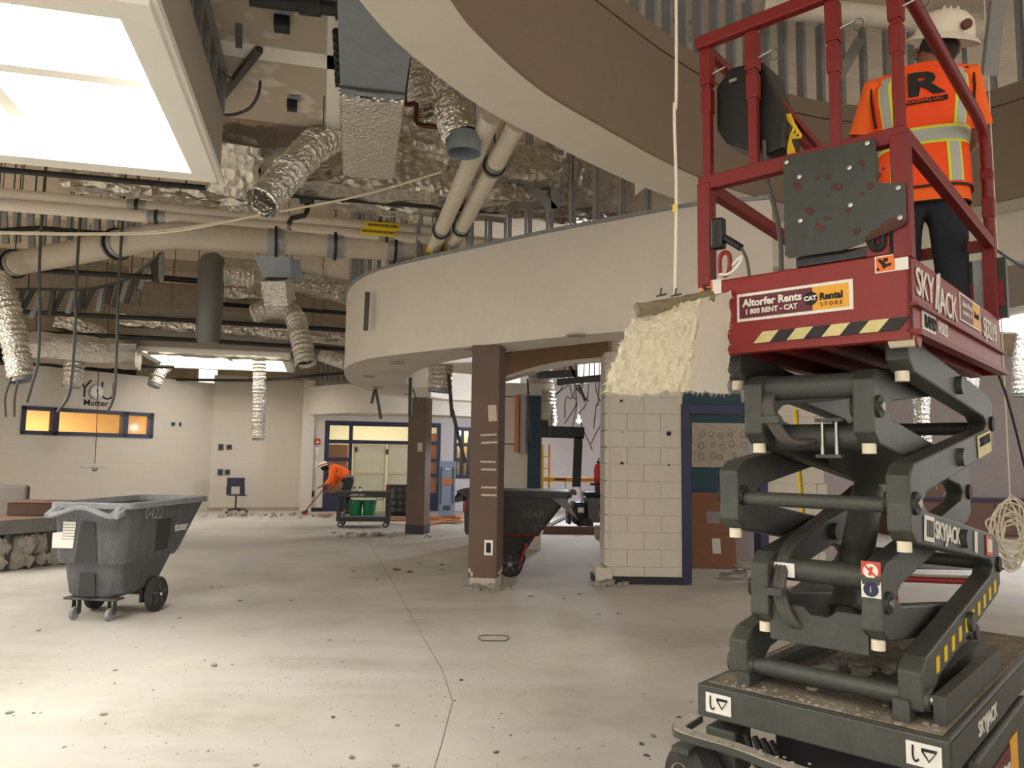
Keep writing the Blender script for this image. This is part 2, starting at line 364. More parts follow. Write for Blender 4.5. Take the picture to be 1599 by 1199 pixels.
def wallplate(o,d,px,py,wd,ht,m,label,group=None,rz=None):
    x,z=planepix(o,d,px,py); p=Vector(o)+Vector(d)*x+Vector((0,0,z-ht/2)); n=Vector((d[1],-d[0],0))
    t=thing('wall_plate',label,'electrical box',p+n*.002,math.atan2(d[1],d[0]),group)
    B().box((0,-.012,ht/2),(wd,.024,ht)).build('plate',m,t,True,.004); B().box((0,-.026,ht/2),(wd*.45,.006,ht*.55)).build('opening','black_ink',t,True)
wallplate(CL,DL,270,662,.09,.09,'steel_dark','small open box left of the pair beside the ribbon window'); wallplate(CL,DL,281,662.5,.05,.1,'black_base','narrow dark plate right of the pair beside the ribbon window')
# ---- back wall, storefront wall
rzB=math.atan2(BX.y,BX.x)
wb=sgroup('wall_back',CL,rzB,'cream block wall in the far left corner','wall')
B().box((1.24,.1,1.75),(2.5,.2,3.5)).build('wall_face','wall_block',wb,True); B().box((1.24,.6,4.75),(2.5,.1,2.5)).build('upper_wall','wall_upper',wb,True)
B().box((1.24,-.01,.04),(2.5,.02,.08)).build('baseboard','wall_upper',wb,True)
for px,py,l in((345,698,'upper left'),(358,698,'upper right'),(344,737,'lower left'),(355,737,'lower right')):
    wallplate(CL,BX,px,py,.13,.16 if px<350 else .13,'steel_dark','wall box %s of four on the far left corner wall'%l)
S0=CL+BX*2.46+Vector((.06,-.5,0)); ws=sgroup('wall_storefront',S0,rzB,'cream wall around the glazed navy storefront','wall')
SX0=planepix(S0,BX,505,740)[0]; SX1=planepix(S0,BX,687,740)[0]; ST=2.36
B().box((SX0/2,.1,1.7),(SX0,.2,3.4)).box(((SX0+SX1)/2,.1,(ST+3.4)/2),(SX1-SX0,.2,3.4-ST)).box((.02,.35,1.7),(.3,.9,3.4)).build('wall_face','wall_cream',ws,True)
B().box(((SX0+SX1)/2+1,.3,4.7),(SX1-SX0+6,.1,2.6)).build('upper_wall','wall_upper',ws,True)
B().box((SX0/2,-.01,.05),(SX0,.02,.1)).build('baseboard','black_base',ws,True)
sf=sgroup('window_2',S0,rzB,'navy storefront with transoms, sidelights and glass doors','window')
def sx(px): return planepix(S0,BX,px,740)[0]
def sz(py,px=560): return planepix(S0,BX,px,py)[1]
vx=[(SX0,SX0+.12),(sx(543),sx(549)),(sx(663),sx(668)),(SX1-.1,SX1)]; tz=[sz(690),sz(717,520),sz(741,520)]
fb=B()
for a,b in vx: fb.box(((a+b)/2,.06,ST/2),(b-a,.14,ST))
fb.box(((SX0+SX1)/2,.06,ST-.06),(SX1-SX0,.141,.12)).box(((SX0+SX1)/2,.06,tz[0]),(SX1-SX0,.139,.1))
for a,b in((vx[0][1],vx[1][0]),(vx[2][1],vx[3][0])):
    for z in tz[1:]: fb.box(((a+b)/2,.06,z),(b-a,.138,.1))
    fb.box(((a+b)/2,.06,.24),(b-a,.12,.48))
fb.build('storefront_frame','navy',sf,True)
def pane(x0,x1,z0,z1,m='glass'): B().box(((x0+x1)/2,.06,(z0+z1)/2),(x1-x0,.01,z1-z0)).build('pane',m,sf,True)
for a,b in((vx[0][1],vx[1][0]),(vx[2][1],vx[3][0])):
    for z0,z1 in((tz[0]+.05,ST-.12),(tz[1]+.05,tz[0]-.05),(tz[2]+.05,tz[1]-.05),(.48,tz[2]-.05)): pane(a,b,z0,z1)
mid=(vx[1][1]+vx[2][0])/2-.05
for a,b in((vx[1][1],mid),(mid,vx[2][0])): pane(a,b,tz[0]+.05,ST-.12,'glass')
for a,b in((vx[1][1]+.02,mid-.01),(mid+.01,vx[2][0]-.02)):
    B().box(((a+b)/2,.05,.06),(b-a,.05,.12)).box(((a+b)/2,.05,tz[0]-.09),(b-a,.05,.07)).box((a+.02,.05,tz[0]/2),(.04,.05,tz[0]-.15)).box((b-.02,.05,tz[0]/2),(.04,.05,tz[0]-.15)).box(((a+b)/2,.04,1.0),(b-a,.05,.05)).build('glass_door_frame','hub_cream',sf,True)
    pane(a+.04,b-.04,.12,tz[0]-.12,'frost')
B().box((mid,.02,tz[0]-.25),(.05,.06,.14)).box((vx[1][1]+.1,.02,tz[0]-.2),(.05,.06,.12)).build('door_closer','black_base',sf,True)
bk=sgroup('room_behind_storefront',S0,rzB,'lit vestibule behind the storefront glass','room')
B().box((2.3,3.2,1.6),(4.5,.1,3.2)).box((.12,1.7,1.6),(.1,3,3.2)).box((4.5,1.7,1.6),(.1,3,3.2)).build('room_walls','room_pale',bk,True)
B().box((2.3,1.72,3.0),(4.4,3,.08)).build('room_ceiling','wall_cream',bk,True)
B().box((.82,.6,1.0),(.5,.06,1.5)).build('notice_board','wood_orange',bk,True); B().box((SX1+.02,.75,1.1),(.5,.06,2.0)).build('wood_door','wood_orange',bk,True)
_l=lamp('vestibule_light','AREA',(0,0,0),62,(1,.93,.74),2.4,sy=1.2); _l.matrix_world=PM[bk.name]@Matrix.Translation((2.0,1.4,2.9))
x,z=sx(494),sz(689,494); al=thing('fire_alarm','small red fire alarm beside the storefront','alarm',PM[ws.name]@Vector((x,-.002,z-.07)),rzB)
B().box((0,-.03,.07),(.13,.06,.14)).build('alarm_body','extinguisher',al,True,.01); B().box((0,-.062,.05),(.07,.01,.04)).build('strobe','sticker_white',al,True)
for px,py,wd,ht,lb in((490,704,.17,.2,'upper white notice sheet taped left of the storefront'),(489,724,.19,.2,'lower white notice sheet taped left of the storefront')):
    x,z=sx(px),sz(py,px); nt_=thing('notice_sheet',lb,'paper',PM[ws.name]@Vector((x,-.003,z-ht/2)),rzB)
    B().box((0,0,ht/2),(wd,.003,ht)).build('sheet','sticker_white',nt_,True)
    lb_=B()
    for k in range(6): lb_.box((random.uniform(-.03,.03),-.003,.03+k*ht/7),(wd*random.uniform(.3,.6),.002,.008))
    lb_.build('printed_lines','steel_dark',nt_,True)
wallplate(S0,BX,488,771,.1,.16,'steel_dark','outlet box low on the wall left of the storefront')
# far wall of the passage
F0=S0+BX*SX1; wf=sgroup('wall_far',F0,rzB,'white block wall at the far end of the passage','wall')
wa,wc=planepix(F0,BX,709,700)[0],planepix(F0,BX,735,700)[0]; z0,z1=planepix(F0,BX,720,747)[1],planepix(F0,BX,720,667)[1]
B().box((wa/2,.1,1.9),(wa,.2,3.8)).box(((wa+wc)/2,.1,z0/2),(wc-wa,.2,z0)).box(((wa+wc)/2,.1,(z1+3.8)/2),(wc-wa,.2,3.8-z1)).box(((wc+9)/2,.1,1.9),(9-wc,.2,3.8)).build('wall_face','wall_far',wf,True)
wn=sgroup('window_3',F0,rzB,'navy framed inner window of the passage','window')
fb=B()
for x in(wa+.04,(wa+wc)/2,wc-.04): fb.box((x,.05,(z0+z1)/2),(.08,.14,z1-z0))
for z in(z0+.05,z1-.05,z0+(z1-z0)*.36,z0+(z1-z0)*.66): fb.box(((wa+wc)/2,.05,z),(wc-wa,.138,.1))
fb.build('window_frame','navy',wn,True)
B().box(((wa+wc)/2,.06,(z0+z1)/2),(wc-wa,.01,z1-z0)).build('pane','glass',wn,True)
B().box(((wa+wc)/2,.5,(z0+z1)/2),(wc-wa+.6,.04,z1-z0+.6)).build('room_wall_behind','room_warm',wn,True)
_l=lamp('inner_window_light','POINT',(0,0,0),8,(1,.95,.8),.08); _l.matrix_world=PM[wn.name]@Matrix.Translation(((wa+wc)/2,.33,z1-.15))
# ---- curved band over the storefront
def ribbon(mb,pts,z0,z1,smooth=True):
    return mb.loft([[Vector((p.x,p.y,z0)) for p in pts],[Vector((p.x,p.y,z1)) for p in pts]],False,smooth,False)
def strip(mb,A,Bp,z):
    return mb.loft([[Vector((p.x,p.y,z)) for p in A],[Vector((p.x,p.y,z)) for p in Bp]],False,False,False)
def rs_n(pts,n):
    L=[0]
    for a,b in zip(pts,pts[1:]): L.append(L[-1]+(b-a).length)
    out=[]
    for k in range(n+1):
        t=L[-1]*k/n; i=max(j for j in range(len(L)-1) if L[j]<=t+1e-9); f=(t-L[i])/(L[i+1]-L[i]) if L[i+1]>L[i] else 0; out.append(pts[i]+(pts[i+1]-pts[i])*f)
    return out
def offset(pts,d):
    out=[]
    for i,p in enumerate(pts):
        t=(pts[min(i+1,len(pts)-1)]-pts[max(i-1,0)]); n=Vector((-t.y,t.x,0)).normalized(); out.append(p+n*d)
    return out
def solid_curve(mb,A,Bp,z0,z1):
    """a curved solid between plan curves A and Bp"""
    ribbon(mb,A,z0,z1); ribbon(mb,Bp,z0,z1); strip(mb,A,Bp,z0); strip(mb,A,Bp,z1)
    for a,b in((A[0],Bp[0]),(A[-1],Bp[-1])): mb.add([(a.x,a.y,z0),(b.x,b.y,z0),(b.x,b.y,z1),(a.x,a.y,z1)],[(0,1,2,3)])
    return mb
b3=rs_n(spline([atY(480,640,19.7),atY(520,640,18.9),atY(570,640,18.5),atY(640,640,18.6),atY(720,640,19.2),atY(770,640,20.2)]),30)
for p in b3: p.z=0
b3b=[p+Vector((.3,1.4,0)) for p in b3]
s3=struct(solid_curve(B(),b3,b3b,2.5,3.22).build('soffit_band','drum_white'),'cream curved band above the storefront','soffit')
g3=sgroup('soffit_band_framing',(0,0,0),0,'bare metal studs standing on the band above the storefront','framing')
for k,p in enumerate(resample(b3,.22)[:26]): B().box((p.x+.05,p.y+.1,3.9),(.05,.09,1.36),.3).build('stud','steel_stud',g3)
# ---- drum soffit in the middle (bottom 2.79)
ZD=2.79; ZT=3.97
oc=[Vector((q[0],q[1],0)) for q in((2.45,7.0),(1.75,7.25),(.96,7.78),(.35,8.22),(-.48,8.88),(-1.5,9.73),(-2.08,10.38),(-2.5,11.3),(-2.78,12.5),(-2.95,13.9),(-2.95,15.4),(-2.7,16.7),(-2.1,17.6),(-1.2,18.4),(0,19.0))]
ic=[Vector((q[0],q[1],0)) for q in((2.6,7.75),(1.9,7.95),(1.2,8.25),(.6,8.75),(0,9.3),(-.53,9.88),(-1.16,10.87),(-1.7,12.4),(-1.92,13.7),(-1.95,15.0),(-1.88,16.0),(-1.75,16.9),(-1.41,17.5),(-.7,18.0),(.2,18.4))]
OC=rs_n(spline(oc),90); IC=rs_n(spline(ic),90)
dm=B(); ribbon(dm,OC,ZD,ZT); strip(dm,OC,IC,ZD); ribbon(dm,IC,ZD,ZT-.55); strip(dm,OC,offset(OC,-.12),ZT); ribbon(dm,offset(OC,-.12),3.0,ZT)
dm.add([(OC[0].x,OC[0].y,ZD),(IC[0].x,IC[0].y,ZD),(IC[0].x,IC[0].y,ZT-.55),(OC[0].x,OC[0].y,ZT)],[(0,1,2,3)]); drum=struct(dm.build('soffit_drum','drum_white'),'large curved white drum soffit over the columns','soffit')
tr=B(); solid_curve(tr,offset(OC,.035),offset(OC,-.14),ZT,ZT+.035); tr.build('top_track','steel_stud',drum)
fr=sgroup('drum_framing',(0,0,0),0,'exposed metal studs rising from the drum soffit','framing')
sp=resample(offset(OC,-.07),.3)
for k,p in enumerate(sp):
    if p.y>15 or p.x>1.5: continue
    q=sp[min(k+1,len(sp)-1)]-sp[max(k-1,0)]; a=math.atan2(q.y,q.x)
    mb=B(); mb.box((p.x,p.y,(ZT+DECK)/2),(.04,.012,DECK-ZT-.04),a+PI/2)
    n=Vector((-math.sin(a),math.cos(a),0))*.045
    for s in(-1,1): mb.box((p.x+n.x*s+math.cos(a)*.018,p.y+n.y*s+math.sin(a)*.018,(ZT+DECK)/2),(.04,.006,DECK-ZT-.04),a)
    mb.build('stud','steel_stud',fr)
for px,py in((620,565),(575,587),(590,604),(638,615),(737,543),(900,522)):
    p=atZ(px,py,ZD); dl=thing('recessed_downlight','round recessed can light in the underside of the drum soffit','light',(p.x,p.y,ZD-.02),0,'recessed lights in the drum soffit')
    B().lathe((0,0,.0),[(.085,.018),(.105,.018),(.105,.004),(.1,0),(.085,.004)],24).build('trim_ring','gyp_gray',dl,True); B().lathe((0,0,0),[(.08,.019),(.08,.012)],24).build('lens','steel_dark',dl,True)
# tan inner fascia beyond the hole
tp=[Vector((p.x,p.y,0)) for p in(atZ(740,606,ZD),atZ(788,591,ZD),atZ(830,578,ZD),atZ(870,569,ZD),atZ(910,564,ZD),atZ(950,561,ZD))]
tp=rs_n(spline(tp),24)
tn=struct(solid_curve(B(),tp,offset(tp,.1),ZD+.02,3.95).build('soffit_tan','tan_soffit'),'tan curved fascia beyond the drum opening','soffit')
solid_curve(B(),offset(tp,-.03),offset(tp,.13),ZD-.02,ZD+.03).build('bottom_lip','drum_white',tn)
solid_curve(B(),offset(tp,-.012),offset(tp,0),3.18,3.2).build('reveal','brown_paint',tn)
# ---- big upper ring (bottom 4.0)
ZR=4.0; ZRT=5.12
rc=[Vector((q[0],q[1],0)) for q in((-.62,2.6),(-.5,3.3),(-.339,3.95),(-.181,4.332),(.193,4.96),(.708,5.552),(1.271,6.159),(1.85,6.68),(2.616,7.16),(3.4,7.42),(4.2,7.36),(4.75,6.95),(5.0,6.3),(5.1,5.2),(5.0,4.0))]
RC=rs_n(spline(rc),90); RO_=offset(RC,.52)
rg=B(); solid_curve(rg,offset(RC,.03),RO_,ZR+.001,ZRT-.02)
ring=struct(rg.build('soffit_ring','drum_white'),'sweeping white underside of the upper curved ring','soffit')
solid_curve(B(),RC,offset(RC,.03),ZR,ZRT-.18).build('ring_face','taupe',ring,label='dark taupe curved face')
solid_curve(B(),offset(RC,.012),offset(RC,.03),ZRT-.18,ZRT-.172).build('shadow_reveal','black_base',ring)
solid_curve(B(),offset(RC,-.012),offset(RC,.03),ZRT-.172,ZRT).build('top_band','taupe',ring)
rf=sgroup('ring_framing',(0,0,0),0,'bare metal studs above the upper ring','framing')
sp=resample(offset(RC,.08),.24)
for k,p in enumerate(sp):
    if p.y<3.2: continue
    q=sp[min(k+1,len(sp)-1)]-sp[max(k-1,0)]; a=math.atan2(q.y,q.x); mb=B(); h=DECK-ZRT
    mb.box((p.x,p.y,ZRT+h/2),(.09,.008,h-.02),a+PI/2)
    n=Vector((-math.sin(a),math.cos(a),0))*.045
    for s in(-1,1): mb.box((p.x+n.x*s+math.cos(a)*.018,p.y+n.y*s+math.sin(a)*.018,ZRT+h/2),(.04,.006,h-.02),a)
    mb.build('stud','steel_stud',rf)
# lower fascia carried on under the ring to the right
ro2=[p for p in RO_ if p.x>2.3]
struct(solid_curve(B(),offset(ro2,-.06),offset(ro2,.1),3.5,ZR).build('soffit_lower_band','drum_white'),'pale lower band under the ring behind the lift','soffit')
# ---- columns
def column(name,px,py,w_,h,lab,patch=True):
    p=atZ(px,py,0); g=sgroup(name,(p.x,p.y+w_/2,0),R(-12),lab,'column'); return g
c1=column('column_front',757,919,.34,2.79,'brown painted square column standing before the black cart')
wc_=.335
B().box((0,0,(2.79+.12)/2),(wc_,wc_,2.67)).build('shaft','brown_paint',c1,True,.008)
B().box((0,0,.06),(wc_-.03,wc_-.03,.12)).build('raw_base','plaster_raw',c1,True,.01)
rp=B()
for k in range(14):
    a=random.uniform(-.5,.5); s=random.choice((0,1,2,3)); q=[(a*wc_,-wc_/2),(wc_/2,a*wc_),(a*wc_,wc_/2),(-wc_/2,a*wc_)][s]; rp.box((q[0],q[1],random.uniform(.1,.2)),(random.uniform(.01,.04),)*2+(random.uniform(.02,.06),),random.random())
rp.build('broken_plaster','plaster_raw',c1,True)
def colpix(px,py):
    o=PM[c1.name]@Vector((0,-wc_/2,0)); d=PM[c1.name].to_3x3()@Vector((1,0,0)); return planepix(o,d,px,py)
for px,py,wd,ht in((769,645,.1,.19),(763,679,.19,.022),(764,691,.19,.024),(762,721,.18,.022),(763,733,.18,.022),(763.5,761,.18,.022),(763.5,773,.18,.022)):
    x,z=colpix(px,py); B().box((x,-wc_/2-.002,z),(wd,.006,ht),mx=Matrix.Rotation(R(-4 if py<700 else 0),3,'Y')).build('glue_patch','plaster_raw',c1,True)
x,z=colpix(763,855); B().box((x,-wc_/2-.003,z),(.1,.008,.17)).build('outlet_surround','white_paint',c1,True); B().box((x,-wc_/2-.008,z),(.055,.008,.11)).build('outlet_opening','black_ink',c1,True)
for zc in(1.78,1.42,1.0,.62):
    B().box((-wc_/2-.002,.0,zc),(.006,.02,.14)).build('side_patch','white_paint',c1,True)
c2=column('column_rear',650,834,.34,2.6,'darker brown square column farther back, near the storefront')
B().box((0,0,1.38),(.36,.36,2.44)).build('shaft','brown_paint',c2,True,.008); B().box((0,0,.08),(.37,.37,.16)).build('baseboard','black_base',c2,True); B().box((0,0,2.7),(.3,.3,.2)).build('head','drum_white',c2,True)
x,z=planepix(PM[c2.name]@Vector((0,-.18,0)),PM[c2.name].to_3x3()@Vector((1,0,0)),656,698); B().box((x,-.183,z),(.1,.006,.17)).build('patch','plaster_raw',c2,True)
# ---- block pier beside the door
PP=atZ(1000,912,0); YP=PP.y; PX0=atY(953,700,YP).x; PX1=atY(1064,700,YP).x
pier=sgroup('wall_pier',(PX0,YP,0),0,'cream painted concrete block pier beside the blue door frame','wall')
PW=PX1-PX0; bh=.2032; core=B().box((PW/2-.01,.255,1.395),(PW+.05,.505,2.79)).build('pier_core','wall_cream',pier,True)
bw=.406
for r in range(14):
    z0=r*bh; h=min(bh,2.79-z0); xs_=[0]+[x for x in([.2+bw*k for k in range(4)] if r%2 else [bw*k for k in range(1,4)]) if x<PW-.05]+[PW]
    if r%2: xs_=[0,.203,.609,PW] if PW>.65 else xs_
    else: xs_=[0,.406,PW]
    for a,b in zip(xs_,xs_[1:]):
        B().box(((a+b)/2,.015,z0+h/2),(b-a-.004,.05,h-.004)).build('block','wall_cream',pier,True,.002)
    # return face on the left
    q=B().box((-.045,.23,z0+h/2),(.05,.46,h-.005),0) if r>0 else B().box((-.08,.2,z0+h/2),(.2,.52,h-.02))
    q.build('block','wall_cream',pier,True,.012)
B().box((PW/2-.04,-.018,.045),(PW+.16,.016,.09)).box((-.185,.2,.045),(.016,.45,.09)).build('baseboard','black_base',pier,True)
for px,py,rr in((1044,557,.02),(970,626,.018),(1044,677,.03),(971,675,.008),(971,723,.02),(1044,726,.012)):
    p=atY(px,py,YP); B().lathe((p.x-PX0,-.012,p.z),[(rr,0),(rr,.004)],10,(0,-1,0)).build('anchor_hole','black_ink',pier,True)
# ---- blue door frame and the room behind
DX0=PX1; DX1=atY(1197,700,YP).x; DH=2.16
df=sgroup('door_1',(DX0,YP,0),0,'dark blue steel door frame without a door','door frame'); DW=DX1-DX0
B().box((.05,.1,DH/2),(.1,.26,DH)).build('jamb','deep_blue',df,True,.006); B().box((DW-.05,.1,DH/2),(.1,.26,DH)).build('jamb','deep_blue',df,True,.006); B().box((DW/2,.1,DH-.06),(DW-.2,.26,.12)).build('head','deep_blue',df,True,.006)
B().box((.12,.12,DH/2-.06),(.04,.04,DH-.12)).build('stop','deep_blue',df,True)
wr=sgroup('wall_right_of_door',(DX1,YP,0),0,'cream block wall stub right of the door with a broken edge','wall')
for r in range(11):
    z0=r*bh; e=.68+random.uniform(-.06,.05); xs_=[0,.2,.6,e] if r%2 else [0,.4,e]
    for a,b in zip(xs_,xs_[1:]): B().box(((a+b)/2,.1,z0+bh/2),(b-a-.004,.2,bh-.004)).build('block','wall_cream',wr,True,.003)
B().box((.3,.1,1.1),(.55,.192,2.2)).build('mortar_core','plaster_raw',wr,True)
rw=sgroup('wall_inner_room',(DX0-.3,11.4,0),0,'inner room wall seen through the blue door frame','wall')
B().box((1.2,.1,1.35),(3.2,.2,2.7)).build('wall_face','wall_far_right',rw,True)
def inpx(px,py): p=atY(px,py,11.38); return p.x-(DX0-.3),p.z
(xa,za),(xb,zb_)=inpx(1075,690),inpx(1215,655); B().box(((xa+xb)/2,-.02,(za+zb_)/2+.18),(xb-xa+.3,.03,abs(zb_-za)+.4)).build('blue_wall_band','teal_light',rw,True)
(xa,za),(xb,zb_)=inpx(1078,768),inpx(1215,731); B().box(((xa+xb)/2,-.03,(za+zb_)/2),(xb-xa,.05,zb_-za)).build('teal_panel','teal_light',rw,True)
(xa,za),(xb,zb_)=inpx(1080,730),inpx(1215,662); B().box(((xa+xb)/2,-.045,(za+zb_)/2),(xb-xa,.02,zb_-za)).build('glue_board','plaster_raw',rw,True)
for k in range(16):
    px=1095+(k%6)*16+random.uniform(-4,4); py=678+(k//6)*17+random.uniform(-3,3); x,z=inpx(px,py)
    rr=random.uniform(.025,.045); B().tube([(x+rr*math.cos(a),-.057,z+rr*1.2*math.sin(a)) for a in[PI*q_/8 for q_ in range(17)]],.006,5).build('glue_ring','rubble',rw,True)
# stub wall with teal panel left in the passage
YS=12.4; a=atY(752,700,YS).x; b=atY(846,700,YS).x
st=sgroup('wall_passage_stub',(a,YS,0),0,'cream wall stub with dark teal panel in the passage','wall')
B().box(((b-a)/2,.5,1.35),(b-a,1.0,2.7)).build('wall_face','wall_cream',st,True)
def stp(px,py): p=atY(px,py,YS-.01); return p.x-a,p.z
(xa,za),(xb,zb_)=stp(823,765),stp(845,618); B().box(((xa+xb)/2,-.02,(za+zb_)/2),(xb-xa,.04,zb_-za)).build('teal_panel','teal',st,True)
(xa,za),(xb,zb_)=stp(803,706),stp(811,617); B().box(((xa+xb)/2,-.08,(za+zb_)/2),(xb-xa,.16,zb_-za)).build('wood_trim','wood_orange',st,True)
(xa,za),(xb,zb_)=stp(811.5,708),stp(821,617); B().box(((xa+xb)/2,-.07,(za+zb_)/2),(xb-xa,.14,zb_-za)).build('pale_box','wall_far_right',st,True)
for y in(618,692): (xa,za),(xb,zb_)=stp(787,y+1),stp(803,y); B().box(((xa+xb)/2,-.004,za),(xb-xa,.008,.015)).build('joint','black_ink',st,True)
(xa,za),(xb,zb_)=stp(821,774.5),stp(843,771.5); B().box(((xa+xb)/2,-.005,za),(xb-xa,.01,.035)).build('dark_strip','black_base',st,True)
# right side: far lavender wall and casework
wr2=struct(B().box((8.2,17.1,1.95),(11,.2,3.9)).build('wall_right_far','wall_far_right'),'mauve grey wall far behind the scissor lift','wall')
p0=atY(1345,700,11.2); wr3=struct(B().box((p0.x-.35,11.3,1.3),(.8,.2,2.6)).build('wall_right_inner','wall_far_right'),'grey wall piece behind the scissor arms','wall')
struct(B().box((10,17.6,4.9),(16,.1,2.2)).build('wall_right_upper','wall_upper'),'dark upper wall above the mauve wall','wall')
# ---- skylights
def skylight(name,lab,corner,la,lb,z,studs=True,pm='sky_panel'):
    """corner: far right bottom corner; la along AX, lb along BX"""
    rz=math.atan2(BX.y,BX.x); g=sgroup(name,(corner.x,corner.y,z),rz,lab,'skylight'); hh=.8; bw_=.16
    # local: x to the right (0 at corner, negative left), y away (0 at corner, negative near)
    f=B()
    f.box((-lb/2,-bw_/2,.03),(lb,bw_,.06)).box((-lb/2,-la+bw_/2,.03),(lb,bw_,.06)).box((-bw_/2,-la/2,.03),(bw_,la-2*bw_,.06)).box((-lb+bw_/2,-la/2,.03),(bw_,la-2*bw_,.06))
    f.build('frame','skylight_white',g,True,.004)
    f=B()
    for sgn,(cx,cy,wx,wy) in enumerate(((-lb/2,.015,lb+.06,.03),(-lb/2,-la-.015,lb+.06,.03),(.015,-la/2,.03,la),(-lb-.015,-la/2,.03,la))): f.box((cx,cy,.05),(wx,wy,.05))
    f.build('lip','white_paint',g,True)
    f=B(); q=bw_-.02
    h2=hh/2+.02; h3=hh-.04
    f.box((-lb/2,-q,h2),(lb-2*q,.02,h3)).box((-lb/2,-la+q,h2),(lb-2*q,.02,h3)).box((-q,-la/2,h2),(.02,la-2*q,h3)).box((-lb+q,-la/2,h2),(.02,la-2*q,h3))
    f.build('shaft_lining','skylight_white',g,True)
    B().box((-lb/2,-la/2,hh+.01),(lb-2*q,la-2*q,.02)).build('daylight_panel',pm,g,True)
    B().box((-lb/2,-la/2,hh+.035),(lb,la,.02)).build('light_stop_lid','taupe',g,True)  # added lid, keeps the panel's glow from leaking upward
    f=B().box((-lb/2,-la*.47,.26),(lb-2*q,.1,.14)); f.build('cross_bar','skylight_white',g,True); B().box((-lb*.48,-la*.26,.26),(.1,la*.36,.14)).build('cross_bar','skylight_white',g,True)
    bh_=.44 if studs else .79; bc=.08+bh_/2  # taller without studs, to cover the panel's glowing edges
    bd=B().box((.0,-la/2,bc),(.03,la,bh_)).box((-lb/2,.0,bc),(lb,.03,bh_)).box((-lb,-la/2,bc),(.03,la,bh_)).box((-lb/2,-la,bc),(lb,.03,bh_)); bd.build('outer_board','gyp_gray',g,True)
    if studs:
        n=int(la/.33)
        for k in range(n+1): B().box((-.03,-k*la/n,.68),(.06,.04,.34)).build('stud','steel_stud',g,True)
        B().box((.0,-la/2,.845),(.07,la,.03)).build('track','steel_stud',g,True); B().box((-.08,-la/2,.68),(.012,la,.33)).build('back_board','taupe',g,True)
        n=5
        for k in range(n+1): B().box((-k*lb/n,.0,.68),(.04,.05,.34)).build('stud','steel_stud',g,True)
    return g
ZS=3.5; skylight('skylight_near','large bright square skylight well at upper left',atZ(340,286,ZS),2.32,2.5,ZS)
skylight('skylight_far','smaller looking bright skylight well toward the far left corner',atZ(459,582,ZS),3.3,3.0,ZS,False,'sky_panel_far')
skylight('added_skylight_right','bright skylight well added over the work area at right to light it',Vector((9.6,12.6,0)),2.6,3.0,3.6,False,'added_panel_cool')  # added to brighten the floor behind the lift; only its edge is in view
skylight('added_skylight_behind','bright skylight well added unseen behind the viewer at left for fill light',Vector((-1.6,.4,0)),2.6,3.0,3.6,False)  # added behind the camera to brighten the foreground floor and lift
skylight('added_skylight_left','bright skylight well added out of view farther left to light the floor',Vector((-8.2,9.6,0)),3.0,3.2,3.6,False,'added_panel_left')  # added out of view; lights the mid floor from the cart's left
# gypsum deck over the near skylight
gz=4.36; p=atZ(531,203,gz); g0=Vector((p.x,p.y,0)); rz=math.atan2(BX.y,BX.x)
gd=sgroup('ceiling_gypsum',(g0.x,g0.y,gz),rz,'taped and patched gypsum ceiling beside the near skylight','ceiling')
B().box((-4,-2.6,.06),(8,5.2,.12)).build('gypsum_board','gyp_deck',gd,True); B().box((-4,.02,.3),(8,.04,.6)).build('end_board','taupe',gd,True)
for y_ in(-1.18,-2.6): B().box((-4,y_,-.002),(8,.2,.004)).build('joint_tape','white_paint',gd,True)
B().box((-.06,-2.6,-.002),(.12,5.2,.004)).build('joint_tape','white_paint',gd,True)
# ================================================================ OVERHEAD SERVICES
def rod(mb,p,top=None,r=.006): mb.cyl((p.x,p.y,p.z),(p.x,p.y,top or DECK),r,6); return mb
def foilbox(path,w_,h,step=.16,j=.02):
    pts=resample(path,step); rnd=random.Random(len(pts)+int(w_*100))
    base=[]
    for sx_,sy_,cx,cy in((1,1,0,1),):
        pass
    prof=[]
    for i in range(6): prof.append((-w_/2+w_*i/6,-h/2))
    for i in range(6): prof.append((w_/2,-h/2+h*i/6))
    for i in range(6): prof.append((w_/2-w_*i/6,h/2))
    for i in range(6): prof.append((-w_/2,h/2-h*i/6))
    def sec(i):
        out=[]
        for k,(a,b) in enumerate(prof):
            rr=1-.05*(k%6==0); out.append((a*rr+rnd.uniform(-j,j),b*rr+rnd.uniform(-j,j)))
        return out
    return B().sweep(pts,sec,True,True)
def flex(path,r,step=.03,n=16,j=.05,open_end=True):
    pts=resample(path,step); rnd=random.Random(len(pts)); rr=[r*(1 if i%2 else .9)*(1+rnd.uniform(-j,j)) for i in range(len(pts))]
    return B().tube(pts,rr,n,not open_end)
def V0(p): return Vector((p.x,p.y,0))
# fan coil unit with plenum, running away from the camera (bottom about 4.2)
zf=4.05; a0=atZ(588,35,zf); a1=atZ(580,152,zf); a2=atZ(575,275,zf)
d=(a2-a0); d.z=0; d.normalize(); a1=a0+d*((a1-a0).dot(d)); a2=a0+d*((a2-a0).dot(d))
fc=thing('fan_coil_unit','grey sheet metal fan coil unit above a foil wrapped plenum','air handler',a0,math.atan2(d.y,d.x))
l1=(a1-a0).length; l2=(a2-a0).length
B().box((l1/2-.5,0,.15),(l1+1,.45,.3)).build('casing','galv',fc,True,.008); B().box((l1-.12,0,-.006),(.02,.45,.012)).build('panel_seam','steel_dark',fc,True); B().box((l1-.06,.02,-.006),(.05,.2,.008)).build('name_plate','steel_stud',fc,True)
pl=foilbox([(l1+.01,0,.14),(l2,0,.14)],.47,.32,.07,.006); pl.build('foil_plenum','foil_fine',fc,True)
for s in(-1,1): B().cyl((.2,s*.24,.1),(.2,s*.24,DECK-zf),.008,6).build('hanger_rod','steel_dark',fc,True)
lk=B()
